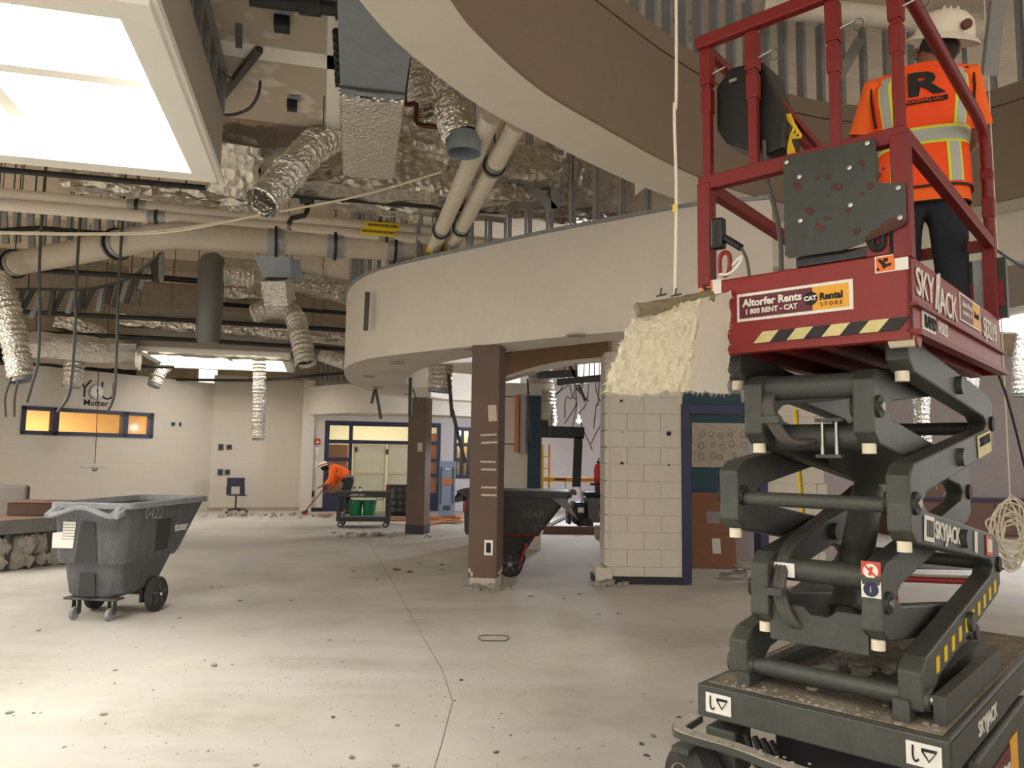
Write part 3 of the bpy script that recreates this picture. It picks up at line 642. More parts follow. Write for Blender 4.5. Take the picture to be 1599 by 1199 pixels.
for k in range(16): lk.lathe((.35+k*.045,.245,.1+.0*k),[(.012,-.02),(.024,-.02),(.024,.02),(.012,.02)],8,(0,1,0) if k%2 else (1,0,0))
lk.build('lifting_chain','pipe_black',fc,True)
# copper coloured piping beside it
cp=[atY(px,py,6.3) for px,py in((638,90),(632,158),(650,163),(652,192),(690,199))]
tag(B().tube(spline(cp,4),.022,10).build('refrigerant_pipe','copper_brown'),'thin brown pipe stepping down beside the fan coil unit','pipe')
# main foil wrapped duct across
m0=Vector((-3.15,7.7,4.62)); 
tag(foilbox([m0,m0+BX*1.2,m0+BX*2.6,m0+BX*4.6],.62,.62,.15,.03).build('main_duct','foil'),'large crumpled foil wrapped duct crossing behind the heating pipes','duct')
tag(foilbox([atY(600,205,7.9),atY(690,222,7.9),atY(760,250,8.0),atY(850,262,8.1),atY(900,278,8.3)],.3,.36,.12,.03).build('branch_duct','foil'),'bulging foil wrapped branch on top of the large duct','duct')
tag(foilbox([atY(648,320,8.6),atY(790,332,8.7)],.24,.2,.12,.012).build('low_duct','foil_dull'),'thin silver duct under the large foil duct','duct')
tag(foilbox([atY(440,285,8.2),atY(560,305,8.4),atY(655,320,8.5)],.3,.3,.12,.03).build('foil_run','foil'),'crumpled foil run behind the black sprinkler pipe','duct')
tag(foilbox([atY(100,282,8.2),atY(260,300,8.4),atY(390,318,8.6)],.25,.16,.12,.03).build('foil_run','foil'),'torn foil strip under the edge of the near skylight','duct')
tag(foilbox([atY(372,222,6.9),atY(368,262,7.0),atY(360,300,7.1)],.42,.4,.1,.035).build('foil_drop','foil'),'foil wrapped drop beside the skylight corner','duct')
tag(foilbox([atY(345,232,7.0),atY(420,236,7.2),atY(500,215,7.3)],.3,.36,.1,.03).build('foil_sleeve','foil_dull'),'dull foil sleeve between skylight corner and fan coil unit','duct')
tag(flex(spline([atY(528,205,6.6),atY(495,225,6.45),atY(462,258,6.3),atY(408,318,6.0)]),.15,.035).build('flex_duct','foil_fine'),'bright crinkled flex duct slanting down beside the foil plenum','duct')
tag(flex(spline([atY(650,110,6.9),atY(660,150,6.8),atY(668,180,6.8)]),.2,.04).build('flex_elbow','foil_fine'),'bulging foil elbow between fan coil unit and open round duct','duct')
hd=atY(724,236,6.0); ht=atY(692,110,6.3)
od=thing('open_round_duct','open ended round foil duct hanging under the ring','duct',hd)
flex(spline([ht+Vector((0,0,.35)),ht,ht.lerp(hd,.6),hd+Vector((0,0,.08))]),.165,.03,20,.035).build('duct_sleeve','foil_fine',od)
B().lathe((0,0,-.02),[(.14,.16),(.145,.0),(.135,0),(.13,.16)],28).build('metal_collar','galv',od,True); B().lathe((0,0,.13),[(.13,0),(.13,.01)],24).build('dark_inside','black_ink',od,True)
# heating pipes: two coming toward the camera, two crossing
zp=4.15
def pipe(name,label,pts,r,m,clamps=(),cm='steel_stud',cat='pipe',n=16,rods=True):
    pts=[Vector(p) for p in pts]; c_=sum(pts,Vector())/len(pts); t=thing(name,label,cat,(c_.x,c_.y,min(p.z for p in pts)-r))
    B().tube(pts,r,n).build('pipe_run',m,t)
    for f,seg in clamps:
        a,b=pts[seg],pts[seg+1]; p=a.lerp(b,f); dd=(b-a).normalized()
        B().cyl(p-dd*.1,p+dd*.1,r*1.08,n).build('saddle',cm,t); B().cyl(p-dd*.018,p+dd*.018,r*1.25,n).build('clevis','pipe_black',t)
        if rods: rod(B(),p+Vector((0,0,r)),DECK,.007).build('hanger_rod','pipe_black',t)
    return t
pA=[atZ(768,178,zp),atZ(668,408,zp)]; pB=[atZ(808,190,zp),atZ(696,402,zp)]
tA=pipe('heating_pipe','left of two white insulated pipes slanting over the drum soffit',pA,.085,'pipe_white',((.68,0),),cat='pipe')
tB=pipe('heating_pipe','right of two white insulated pipes slanting over the drum soffit',pB,.085,'pipe_white',((.22,0),(.68,0)))
for t_,pp in((tA,pA),(tB,pB)):
    p=pp[0].lerp(pp[1],.87); dd=(pp[1]-pp[0]).normalized(); B().cyl(p-dd*.2,p+dd*.2,.088,16).build('yellow_band','yellow_label',t_)
    B().cyl(p-dd*.02+Vector((0,-.02,-.012)),p+dd*.1+Vector((0,-.02,-.012)),.078,12).build('arrow_mark','black_ink',t_)
q0=atZ(-60,296,zp+.05); q1=atZ(688,366,zp)
q1=atY(680,362,9.7); q0=q1-BX*7.2
tC=pipe('heating_pipe','upper white insulated pipe of the pair crossing under the skylight',[q0,q1],.075,'pipe_white',((.2,0),(.5,0),(.9,0)))
r1=atY(690,376,9.7); r0=r1-BX*7.2
tD=pipe('heating_pipe','lower white insulated pipe of the pair crossing under the skylight',[r0,r1,r1+Vector((.12,.1,-.1))],.075,'pipe_white',((.22,0),(.52,0),(.9,0)))
for t_,pp,s in((tC,(598,353),'HEATING WATER SUPPLY'),(tD,(590,362.5),'HEATING WATER RETURN')):
    p=atY(pp[0],pp[1],9.2); m_=frame(p,BX,(0,0,1))
    mb=B(); mb.box((0,0,0),(.42,.02,.09)); 
    for i,v in enumerate(mb.v): mb.v[i]=m_@Vector((v.x,v.z,-v.y)) 
    lb=mb.build('pipe_label','yellow_label',t_); text(s,.045,'black_ink',frame(p-Vector((-.242*-1,.97,0))*0+Vector((.242,-.97,0))*.014,BX,(0,0,1)),lb,sx=.72,local=False,bold=.001)
# big beige drain pipe
b0=atY(700,392,9.9); b1=atY(262,366,8.9); b2=atY(-40,424,11.0)
pipe('drain_pipe','thick beige insulated drain pipe bending across the ceiling',[b0,b0.lerp(b1,.5),b1+(b0-b1)*.04,b1+(b2-b1)*.03,b2],.165,'pipe_beige',((.42,0),(.86,0),(.3,1),(.2,3),(.75,3),(.88,3)),n=22)
# black sprinkler pipes
for k,(pts,r,lb) in enumerate((
  (((-20,263,7.2),(385,299,7.9),(560,313,8.2),(780,330,8.5)),.03,'black sprinkler pipe just under the near skylight edge'),
  (((300,377,9.2),(480,390,9.6),(612,404,9.9)),.032,'black sprinkler pipe under the thick beige drain pipe'),
  (((60,422,10.5),(240,433,10.9)),.04,'short black pipe ending by the hanging studs'),
  (((20,486,13.5),(300,501,14),(548,516,14.5)),.045,'black sprinkler pipe below the hanging stud row'),
  (((30,518,14.2),(300,531,14.8),(548,546,15.4)),.045,'lower black sprinkler pipe in front of the long duct'),
  (((-20,566,15),(120,570,15.8),(272,573,16.6)),.04,'black pipe running above the ribbon window wall'),
  (((205,592,18.6),(400,594,19),(545,582,18.3)),.035,'grey black pipe along the far corner wall'),
  (((0,360,10.5),(60,356,10.6),(215,369,10.9)),.035,'dark pipe among the upper hanging studs'),
  (((255,434,15.5),(322,440,15.7)),.06,'short dark pipe beside the capped round duct'),
  (((348,475,17.5),(545,489,18.2)),.05,'brown black pipe on the far beige ceiling'))):
    P_=[atY(*q) for q in pts]; t=thing('sprinkler_pipe',lb,'pipe',(P_[len(P_)//2].x,P_[len(P_)//2].y,min(p.z for p in P_)-r)); B().tube(P_,r,10).build('pipe_run','pipe_black',t)
    for f in(.25,.8):
        i=min(int(f*(len(P_)-1)),len(P_)-2); p=P_[i].lerp(P_[i+1],f*(len(P_)-1)-i); rod(B(),p,DECK,.008).build('hanger_rod','steel_dark',t)
dpx=[atY(*q) for q in((479,312,8.1),(480,328,8.1),(476,336,8.0),(455,341,8.0),(451,350,8.0))]
sd=thing('sprinkler_drop','black sprinkler drop elbow above the drain pipe','sprinkler',dpx[-1]); B().tube(dpx,.028,10).build('drop_pipe','pipe_black',sd); B().lathe((0,0,0),[(.016,-.08),(.04,-.07),(.02,-.03),(.022,0)],10).build('head','chrome',sd,True)
B().cyl(dpx[0]+Vector((-.07,0,0)),dpx[0]+Vector((.07,0,0)),.045,12).build('coupling','rubber',sd)
# long ducts of the far left ceiling
for pts,w_,h,m_,lb in(
  (((190,500,14.6),(360,513,15.0),(548,530,15.6)),.3,.22,'foil','silver duct between the two sprinkler pipes'),
  (((190,540,15.6),(330,549,16.0),(470,556,16.4)),.32,.24,'foil_dull','dull silver duct above the far skylight'),
  (((30,540,14.5),(120,548,14.8),(220,556,15.2)),1.2,.5,'foil_dull','wide foil duct sagging above the ribbon window'),
  (((90,500,14.6),(150,520,14.8),(215,556,15.2)),.3,.3,'foil','creased foil branch joining the wide sagging duct'),
  (((348,420,13.0),(400,424,13.2),(545,460,14)),.34,.34,'foil','foil duct passing the grey transition box'),
  (((340,455,14.5),(440,458,14.9)),.3,.3,'foil','foil stub beside the capped round duct')):
    tag(foilbox([atY(*q) for q in pts],w_,h,.15,.025).build('ceiling_duct',m_),lb,'duct')
tag(flex(spline([atY(395,490,14.4),atY(425,482,14.4),atY(455,488,14.4),atY(468,520,14.2),atY(478,570,14)]),.2,.05).build('flex_duct','foil_fine'),'foil flex duct bending down left of the drum soffit','duct')
tr=thing('transition_box','grey sheet metal transition box hanging over the far ceiling','duct',atY(425,435,12.2))
def quadbox(mb,pts,depth):
    v=[Vector(p) for p in pts]; mb.prism(v,depth); return mb
quadbox(B(),[atY(396,398,12),atY(452,402,12),atY(456,434,12.2),atY(410,432,12.2)],(.08,.35,.05)).build('sheet_metal_box','galv',tr)

for px_ in(402,448): rod(B(),atY(px_,400,12.1),DECK,.008).build('hanger_rod','steel_dark',tr)
foilbox([atY(432,434,12.3),atY(438,472,12.5)],.42,.4,.06,.012).build('foil_wrap','foil_fine',tr)
cd_=thing('capped_duct','grey capped round duct hanging upright among the pipes','duct',atY(326,536,12.5))
B().tube([atY(329,398,12.5),atY(330,404,12.5),atY(331,412,12.5),atY(328,470,12.5),atY(325,525,12.5),atY(325,536,12.5)],[.13,.19,.21,.21,.2,.16],20).build('duct_body','flex_gray',cd_)
flex([atY(345,428,12.6),atY(395,432,12.8)],.19,.04).build('side_branch','foil_fine',cd_)
def hang(pts,r,lb,m_='foil_fine'):
    P_=spline([atY(*q) for q in pts]); t=thing('hanging_flex_duct',lb,'duct',P_[-1]); flex(P_,r,.04).build('sleeve',m_,t)
    dd=(P_[-1]-P_[-3]).normalized(); B().tube([P_[-1]-dd*.06,P_[-1]+dd*.05],r*.86,18,False).build('collar','steel_stud',t); rod(B(),P_[0],DECK,.006).build('hanger_wire','steel_dark',t); return t
hang(((-6,430,10),(8,470,10),(22,530,10),(33,590,10)),.17,'thick flex duct hanging at the left picture edge')
hang(((128,548,14.8),(118,560,14.6),(113,590,14.5),(111,602,14.5)),.19,'flex duct hanging left of the wall lettering')
hang(((262,570,17),(250,580,16.9),(241,600,16.8)),.16,'short flex stub under the far skylight corner')
hang(((405,560,16.8),(405,620,16.8),(403,684,16.8)),.15,'long straight flex duct hanging under the far skylight')
hang(((500,552,17),(520,560,17),(540,566,17)),.17,'flex duct end tucked behind the drum soffit')
hang(((688,570,12.8),(688,590,12.8),(686,608,12.8)),.22,'foil duct hanging inside the drum opening')
hang(((1444,560,12.5),(1440,600,12.5),(1438,660,12.5),(1442,690,12.5)),.14,'flex duct hanging behind the upper scissor arms')
hang(((1516,560,13),(1512,600,13),(1508,632,13)),.17,'flex duct hanging below the lift platform at right')
hang(((1605,520,12),(1598,560,12),(1596,615,12)),.16,'flex duct hanging at the right picture edge')
hang(((838,545,17),(845,600,17),(850,662,17)),.3,'tall silver duct riser behind the passage stub','foil_dull')
# hanging metal studs: remains of a curved soffit
hs=thing('hanging_stud_row','fringe of short metal studs left hanging from a curved track','framing',atY(130,490,12))
tk=spline([atY(20,452,11.6),atY(70,452,11.9),(atY(140,451,12.2)),atY(195,438,12.4),atY(230,415,12.3),atY(252,395,12.1)],8)
B().sweep(tk,lambda i:[(-.05,-.02),(.05,-.02),(.05,.02),(-.05,.02)]).build('curved_track','steel_dark',hs)
B().tube([tk[4],Vector((tk[4].x,tk[4].y,DECK))],.012,6).tube([tk[-6],Vector((tk[-6].x,tk[-6].y,DECK))],.012,6).build('hanger_rod','steel_dark',hs)
for k,p in enumerate(resample(tk,.14)):
    l=random.uniform(.33,.5) if k<24 else random.uniform(.5,.75); tl=random.uniform(-.2,-.05) if k<16 else random.uniform(-.03,.06)
    B().bar(p,p+Vector((tl,random.uniform(-.03,.03),-l)),.075,.035,(0,1,.2)).build('stud','steel_dark' if k%3 else 'steel_stud',hs)
us=thing('upper_stud_frame','upright metal studs of a half removed soffit at far left','framing',atY(100,385,11))
for k in range(11):
    px=5+k*21; B().bar(atY(px,322+k*2.3,11),atY(px+random.uniform(-3,5),(384 if k<6 else 378)+random.uniform(-6,8),11),.09,.04,(0,1,0)).build('stud','steel_stud',us)
B().bar(atY(-10,318,11),atY(140,322,11),.1,.06).bar(atY(140,322,11),atY(230,362,11.4),.1,.06).build('track','steel_stud',us)
for px in(20,110): p=atY(px,320,11); rod(B(),p,DECK,.01).build('hanger_rod','steel_dark',us)
# loose conduits and wires that dangle
for k,(pts,r,m_,lb) in enumerate((
 (((63,380,9),(62,480,9),(60,560,9),(50,600,9),(42,628,9)),.017,'steel_dark','grey conduit dangling left of the ribbon window'),
 (((120,420,9),(118,500,9),(112,590,9),(106,620,9),(90,643,9)),.017,'steel_dark','grey conduit dangling over the ribbon window frame'),
 (((186,430,9),(183,520,9),(180,600,9),(176,625,9),(168,642,9)),.017,'steel_dark','grey conduit dangling right of the wall lettering'),
 (((18,588,9.8),(8,620,9.8),(9,651,9.8)),.015,'steel_dark','short bent conduit under the thick flex duct'),
 (((29,592,9.8),(23,620,9.8),(22,651,9.8)),.015,'steel_dark','second short conduit under the thick flex duct'),
 (((154,560,16),(152,640,16),(150,690,16),(148,724,16)),.008,'copper_brown','thin red wire holding the hanging fan shaped fixture'),
 (((-10,364,8),(130,366,8),(265,362,8),(400,337,7.8),(560,306,7.5),(690,268,7.2)),.012,'cord','pale cable strung under the ceiling from left to the foil duct'),
 (((-10,362,8.1),(130,364,8.1),(240,361,8.1),(350,346,8.0)),.010,'cord','second pale cable strung beside the first at left'),
 (((300,100,5.6),(312,145,5.6),(345,178,5.6),(385,172,5.6),(404,145,5.6),(405,110,5.6),(398,80,5.6),(405,50,5.6),(428,42,5.6)),.012,'steel_dark','looping grey conduit hanging from the ceiling box'),
 (((360,12,5.4),(358,40,5.4),(348,90,5.4),(350,115,5.4),(366,124,5.4)),.006,'steel_dark','thin tie wire dangling beside the near skylight'),
 (((498,32,5.4),(500,55,5.4),(494,80,5.4)),.005,'steel_dark','left tie wire hanging from the gypsum ceiling'),
 (((506,32,5.4),(508,50,5.4),(500,78,5.4)),.005,'steel_dark','right tie wire hanging from the gypsum ceiling'),
 (((506,150,5.8),(505,205,5.8)),.005,'steel_dark','straight tie wire above the bright flex duct'),
 (((1540,540,3.9),(1575,630,5),(1610,770,6.5)),.008,'black_ink','black cable slanting down at right'),
 (((1545,382,3.5),(1570,400,3.6),(1610,425,3.8)),.006,'deep_blue','thin blue cable tied to the rear rail post'))):
    P_=[atY(*q) for q in pts]
    if lb.startswith('grey conduit') : P_=[Vector((P_[0].x,P_[0].y,DECK))]+P_
    tag(B().tube(spline(P_,6),r,6).build('hanging_cable' if r<.013 else 'hanging_conduit',m_),lb,'cable')
fx=thing('hanging_fixture','small bladed fixture hanging on a red wire before the left wall','fixture',atY(148,732,16))
B().ball((0,0,0),.06,6).build('hub','galv',fx,True); 
for a in(0,2.2,4.0): B().bar((0,0,.02),(.27*math.cos(a),.27*math.sin(a),.03),.05,.015).build('blade','galv',fx,True)
# boxes and angle on the gypsum ceiling
for px,py,s,lb in((440,42,1.0,'upper open junction box on the patched gypsum ceiling'),(456,168,.8,'lower open junction box on the patched gypsum ceiling')):
    p=atZ(px,py,4.3); t=thing('ceiling_box',lb,'electrical box',(p.x,p.y,4.28),rzB); B().box((0,0,.04),(.1*s,.1*s,.08)).build('box','black_base',t,True,.004); B().box((.02,-.1*s,.07),(.1*s,.06,.006)).build('cover_tag','galv',t,True)
p0,p1=atZ(338,162,4.33),atZ(405,77,4.33); tag(B().bar(p0,p1,.05,.04).build('angle_strut','steel_dark'),'dark steel strut slanting on the gypsum ceiling','strut')
p0,p1=atY(373,-20,4.7),atY(373,75,4.9); tag(B().bar(p0,p1,.045,.012).build('hanger_strap','steel_dark'),'flat metal strap hanging beside the near skylight','strap')
p0,p1=atZ(390,-2,4.3),atZ(560,18,4.3); tag(B().tube([p0,p1],.045,12).build('black_pipe_run','pipe_black'),'black coupled pipe at the top edge of the gypsum ceiling','pipe')
p=p0.lerp(p1,.45); tag(B().tube([p,p+(p1-p0).normalized()*.13],.06,14).build('pipe_coupling','rubber'),'rubber coupling on the pipe at the top picture edge','coupling')
# strap on the drum face, loose straps below the drum
p=atY(572,482,10.2); 
tag(B().bar(atY(574,456,10.05),atY(571,516,10.05),.06,.03,(0,1,0)).build('face_strap','steel_dark'),'short dark strap standing against the drum face','strap')
for pts,lb in((((586,606,15),(580,630,15)),'left leg of the dangling metal strap under the drum'),(((586.5,606,15),(595,654,15)),'right leg of the dangling metal strap under the drum'),
  (((641,590,12.6),(640,650,12.4)),'upright metal strap hanging before the rear column'),(((645,608,12.6),(659,646,12.4)),'thin slanted strap hanging before the rear column'),
  (((701,585,12.2),(706,650,11.6)),'broad strap hanging inside the drum opening'),(((706,640,11.6),(726,722,11.3)),'long strap slanting down beside the front column')):
    a,b=atY(*pts[0]),atY(*pts[1]); tag(B().bar(a,b,.055 if 'thin' not in lb else .02,.03,(0,1,0)).build('loose_strap','steel_dark'),lb,'strap')
# more framing and pipes seen above the ring behind the lift
for pts,r,m_,lb in((((1040,52,7.4),(1200,40,7.9),(1340,38,8.0)),.1,'pipe_beige','beige pipe behind the ring studs above the lift'),(((1190,12,6.8),(1330,22,6.8),(1480,40,6.8),(1560,54,6.8)),.1,'pipe_white','thick pale pipe above the lift worker'),(((985,338,8.6),(1000,328,8.6),(1015,312,8.6),(1045,300,8.6)),.15,'pipe_white','white elbow pipe where drum and ring meet')):
    tag(B().tube(spline([atY(*q) for q in pts],5),r,16).build('overhead_pipe',m_),lb,'pipe')
for pts,lb in((((1560,0,5.2),(1547,118,5.2)),'broad loose metal stud hanging near the worker hat'),(((1345,60,7.4),(1310,120,7.4)),'diagonal metal brace above the ring'),(((820,280,8.2),(866,328,8.2)),'diagonal metal brace before the large foil duct'),(((866,282,8.2),(868,326,8.2)),'upright metal stud before the large foil duct')):
    a,b=atY(*pts[0]),atY(*pts[1]); mb=B(); n=(b-a).normalized().cross(Vector((0,1,0))).normalized()
    mb.bar(a,b,.1,.006,(0,1,0)); mb.bar(a+n*.05+Vector((0,.02,0)),b+n*.05+Vector((0,.02,0)),.006,.04,(0,1,0)); mb.bar(a-n*.05+Vector((0,.02,0)),b-n*.05+Vector((0,.02,0)),.006,.04,(0,1,0)); tag(mb.build('loose_stud','steel_stud'),lb,'stud')
# wall of darker steel beams across the deck
for k in range(7):
    o=Vector((-9+k*.2,8.5+k*2.6,0)); struct(B().box((o.x+9,o.y+2,DECK-.16),(26,.1,.3),rzB).build('roof_beam','deck_beige'),'painted steel roof beam','beam')
# fallen ceiling parts in the passage
for pts,wd,lb in((((838,586,12),(902,583,12)),.12,'upper broken ceiling rail hanging in the passage'),(((872,597,11.6),(945,590,10.6)),.1,'lower broken ceiling rail hanging in the passage'),(((890,570,12),(914,626,12)),.04,'slanted black strap in the passage'),(((824,592,12),(828,690,11.8)),.03,'black strap hanging before the teal panel')):
    tag(B().bar(atY(*pts[0]),atY(*pts[1]),wd,.06,(0,1,0)).build('broken_rail','steel_dark'),lb,'rail')
for k in range(9):
    a=(random.uniform(880,940),random.uniform(565,600),random.uniform(11.2,12.5)); b=(a[0]+random.uniform(-25,12),a[1]+random.uniform(40,120),a[2]); mid_=(a[0]+random.uniform(-20,20),(a[1]+b[1])/2,a[2])
    tag(B().tube(spline([Vector((atY(*a).x,a[2],DECK)),atY(*a),atY(*mid_),atY(*b)],6),.008,5).build('dangling_wire','steel_dark'),'thin loose wire dangling in the passage ceiling','wire','loose wires in the passage')
# ================================================================ SCISSOR LIFT
TH=.738; LN=Vector((1.277,2.386,0)); rzl=PI/2-TH; LW=.75; LL=1.48; ZB=1.905; ZTP=2.179
lift=thing('scissor_lift','red and grey scissor lift raised at right with a worker on it','lift',LN,rzl)
def L(mb,name,m,parent=None,bevel=0,label=None): return mb.build(name,m,parent or lift,True,bevel,label)
# ---- base
b0,b1,bt0,bt1=.05,1.85,-.05,.79; BZ=.67
ch=L(B().box(((b0+b1)/2,.37,.60),(b1-b0,bt1-bt0,.12)),'chassis','lift_gray',None,.008)
L(B().box(((b0+b1)/2,.37,.661),(b1-b0-.04,bt1-bt0-.05,.006)),'dusty_deck','dust_top',ch)
L(B().box((b0-.005,.37,.60),(.02,bt1-bt0+.004,.115)),'end_beam','lift_gray',ch,.006)
L(B().box(((b0+b1)/2+.1,.37,.36),(b1-b0-.35,.5,.38)),'belly_pan','black_plastic',None,.01)
for i,(s,t,flip,axw) in enumerate(((.10,.83,1,(-.8,.6,0)),(.30,-.01,-1,(0,-1,0)),(1.6,.84,1,(0,1,0)),(1.6,-.01,-1,(0,-1,0)))):
    wh=L(B().lathe((s,t-flip*.06,.215),[(.1,0),(.19,.0),(.215,.02),(.215,.09),(.19,.115),(.14,.115),(.1,.1)],32,axw),'wheel','rubber')
    L(B().lathe((s,t-flip*.06,.215),[(.02,.085),(.05,.09),(.06,.07),(.125,.085),(.14,.118),(.142,.02),(.02,.02)],28,axw),'rim','hub_cream',wh)
# bumper bar (flat bent strap with dust on it) in front of the end beam
bp=spline([(b0+.05,.83,.51),(b0-.06,.84,.49),(b0-.10,.78,.49),(b0-.09,.6,.485),(b0-.12,.36,.48),(b0-.09,.15,.485),(b0-.1,-.03,.49),(b0-.04,-.1,.49),(b0+.07,-.09,.49)],6)
bb=L(B().sweep(bp,lambda i:[(-.028,-.012),(.028,-.012),(.028,.012),(-.028,.012)],True,False),'bumper_plate','lift_gray',None)
L(B().sweep(bp,lambda i:[(-.024,.012),(.024,.012),(.022,.016),(-.022,.016)],True,False),'dust_on_bumper','rubble',bb)
L(B().box((b0+.09,.72,.42),(.14,.12,.16)),'steering_knuckle','lift_gray',None,.01); L(B().box((b0+.0,.83,.42),(.16,.07,.02)),'foot_plate','lift_gray')
L(B().cyl((b0+.05,.5,.38),(b0+.05,.16,.36),.035,14),'steering_cylinder','black_plastic'); L(B().cyl((b0+.05,.16,.36),(b0+.05,.02,.355),.016,12),'cylinder_rod','chrome')
for k in range(4): L(B().tube(spline([(b0+.03,.62-.03*k,.5),(b0-.02,.55-.05*k,.42-.02*k),(b0+.02,.4-.04*k,.36-.015*k),(b0+.12,.25,.33)],6),.013,8),'hydraulic_hose','black_plastic')
for t,nm in((.75,'hook'),(.02,'hook')):
    st=L(B().box((b0-.018,t-.045 if t>.5 else t+.0,.6),(.003,.1,.07)),'hook_sticker','sticker_white',ch)
    tt=t-.045 if t>.5 else t
    mb=B().tube(spline([(b0-.021,tt+.03,.625),(b0-.021,tt+.03,.59),(b0-.021,tt+.022,.578),(b0-.021,tt+.014,.586)],4),.003,5).tube([(b0-.021,tt+.005,.615),(b0-.021,tt-.015,.585),(b0-.021,tt-.035,.615),(b0-.021,tt+.005,.615)],.003,5).tube([(b0-.021,tt+.006,.62),(b0-.021,tt-.038,.62)],.0025,5)
    L(mb,'hook_symbol','black_ink',st)
sp_=L(B().box((b0-.03,.36,.39),(.004,.06,.05)),'small_sticker','sticker_white'); text('3|3',.03,'black_ink',frame((b0-.034,.36,.39),(0,-1,0),(0,0,1)),sp_,sx=1)
# right side tray doors
dr=L(B().box((.75,-.06,.34),(.95,.03,.4)),'side_door','lift_gray',None,.01); L(B().box((.62,-.078,.36),(.42,.004,.2)),'door_sticker','maroon',dr); L(B().box((.86,-.079,.4),(.14,.004,.15)),'amber_sticker','amber',dr)
text('Altorfer Rents',.05,'sticker_white',frame((.62,-.082,.40),(1,0,0),(0,0,1)),dr,bold=.001); text('1 800 RENT - CAT',.036,'sticker_white',frame((.62,-.082,.33),(1,0,0),(0,0,1)),dr)
L(B().box(((b0+b1)/2,-.052,.60),(b1-b0,.006,.1)),'side_beam','lift_gray',ch); text('SKYJACK',.07,'sticker_white',frame((.55,-.058,.6),(1,0,0),(0,0,1)),ch,sx=1.1,bold=.001)
# rails on the base top
L(B().bar((b0+.05,.1,.70),(1.2,.1,.70),.05,.07),'slide_rail','lift_gray'); L(B().bar((b0+.05,.64,.69),(1.2,.64,.69),.05,.05),'slide_rail','lift_gray'); 
L(B().box((.6,-.0,.71),(.9,.035,.09)),'guard_angle','lift_gray')
for k in range(46):
    s=random.uniform(.2,1.5); t=random.uniform(.14,.6); r=random.uniform(.008,.03)
    L(B().ball((s,t,.664+r*.5),r,3,(1,random.uniform(.6,1.2),random.uniform(.4,.8))),'rubble_chip','rubble',ch)
for k in range(60):
    t=random.uniform(-.02,.76); r=random.uniform(.003,.011); onb=k%3==0
    s=b0-.10+random.uniform(-.02,.02) if onb else random.uniform(b0+.01,.14)
    L(B().ball((s,t,(.505 if onb else .664)+r*.3),r,3,(1,random.uniform(.7,1.6),.6)),'plaster_crumb','rubble',ch)
# ---- arms
NS=[.16,.13,.10,.10,.14]; NZ=[.735,1.03,1.365,1.685,1.93]; FS=[1.40,1.38,1.38,1.38,1.38]; FZ=[.735,1.05,1.365,1.675,1.95]
def arm(t,wd,n,f,name):
    """box beam from near node n to far node f"""
    sN,zN,sF,zF=NS[n],NZ[n],FS[f],FZ[f]; up=zF>zN; k=1 if up else -1; o=.07; h=.058
    Pn=Vector((sN,zN+k*o)); Pf=Vector((sF,zF-k*o)); d_=(Pf-Pn).normalized(); nn=Vector((-d_.y,d_.x))*k
    pts=[Vector((sN-.04,zN-k*.035)),Vector((sN+.045,zN-k*.035)),Pn+d_*.16-nn*h,Pf-d_*.03-nn*h,Pf+d_*.05-nn*h*.5,Vector((sF+.045,zF+k*.03)),Vector((sF-.04,zF+k*.03)),Pf-d_*.14+nn*h,Pn+d_*.02+nn*h,Pn-d_*.045+nn*h*.45]
    mb=B(); mb.prism([(p.x,t-wd/2,p.y) for p in pts],(0,wd,0)); o_=L(mb,name,'lift_gray',None,.008)
    L(B().cyl((sN,t-wd/2-.012,zN),(sN,t+wd/2+.012,zN),.038,16),'pivot_pin','lift_gray',o_); L(B().cyl((sF,t-wd/2-.012,zF),(sF,t+wd/2+.012,zF),.034,16),'pivot_pin','lift_gray',o_)
    L(B().cyl((sN,t-wd/2-.02,zN),(sN,t-wd/2-.01,zN),.016,10),'pin_bolt','bolt',o_)
    c_=(Pn+Pf)/2; L(B().cyl((c_.x,t-wd/2-.022,c_.y),(c_.x,t+wd/2+.022,c_.y),.036,14),'centre_pin','lift_gray',o_)
    if not up:  # pad under the near end
        L(B().cyl((sN+.01,t,zN-.16),(sN+.01,t,zN-.125),.023,14),'nylon_pad','nylon',o_)
    return o_,Pn,Pf,d_
out={}
for t in(.075,.665):
    for n,f in((0,1),(2,1),(2,3),(4,3)): out[(t,n,f)]=arm(t,.075,n,f,'scissor_arm')
for t in(.175,.565):
    for n,f in((1,0),(1,2),(3,2),(3,4)): out[(t,n,f)]=arm(t,.07,n,f,'scissor_arm')
for s,z,t0,t1,r in((NS[0],NZ[0],.075,.665,.032),(NS[1]+.05,NZ[1]+.07,.175,.565,.042),(NS[2],NZ[2]-.01,.075,.665,.026),(NS[3]+.03,NZ[3]+.08,.175,.565,.045),(NS[3]+.12,NZ[3]-.1,.175,.565,.05),(FS[3],FZ[3]-.02,.075,.665,.03),(FS[1],FZ[1],.075,.665,.03)): L(B().cyl((s,t0,z),(s,t1,z),r,18),'cross_tube','lift_gray')
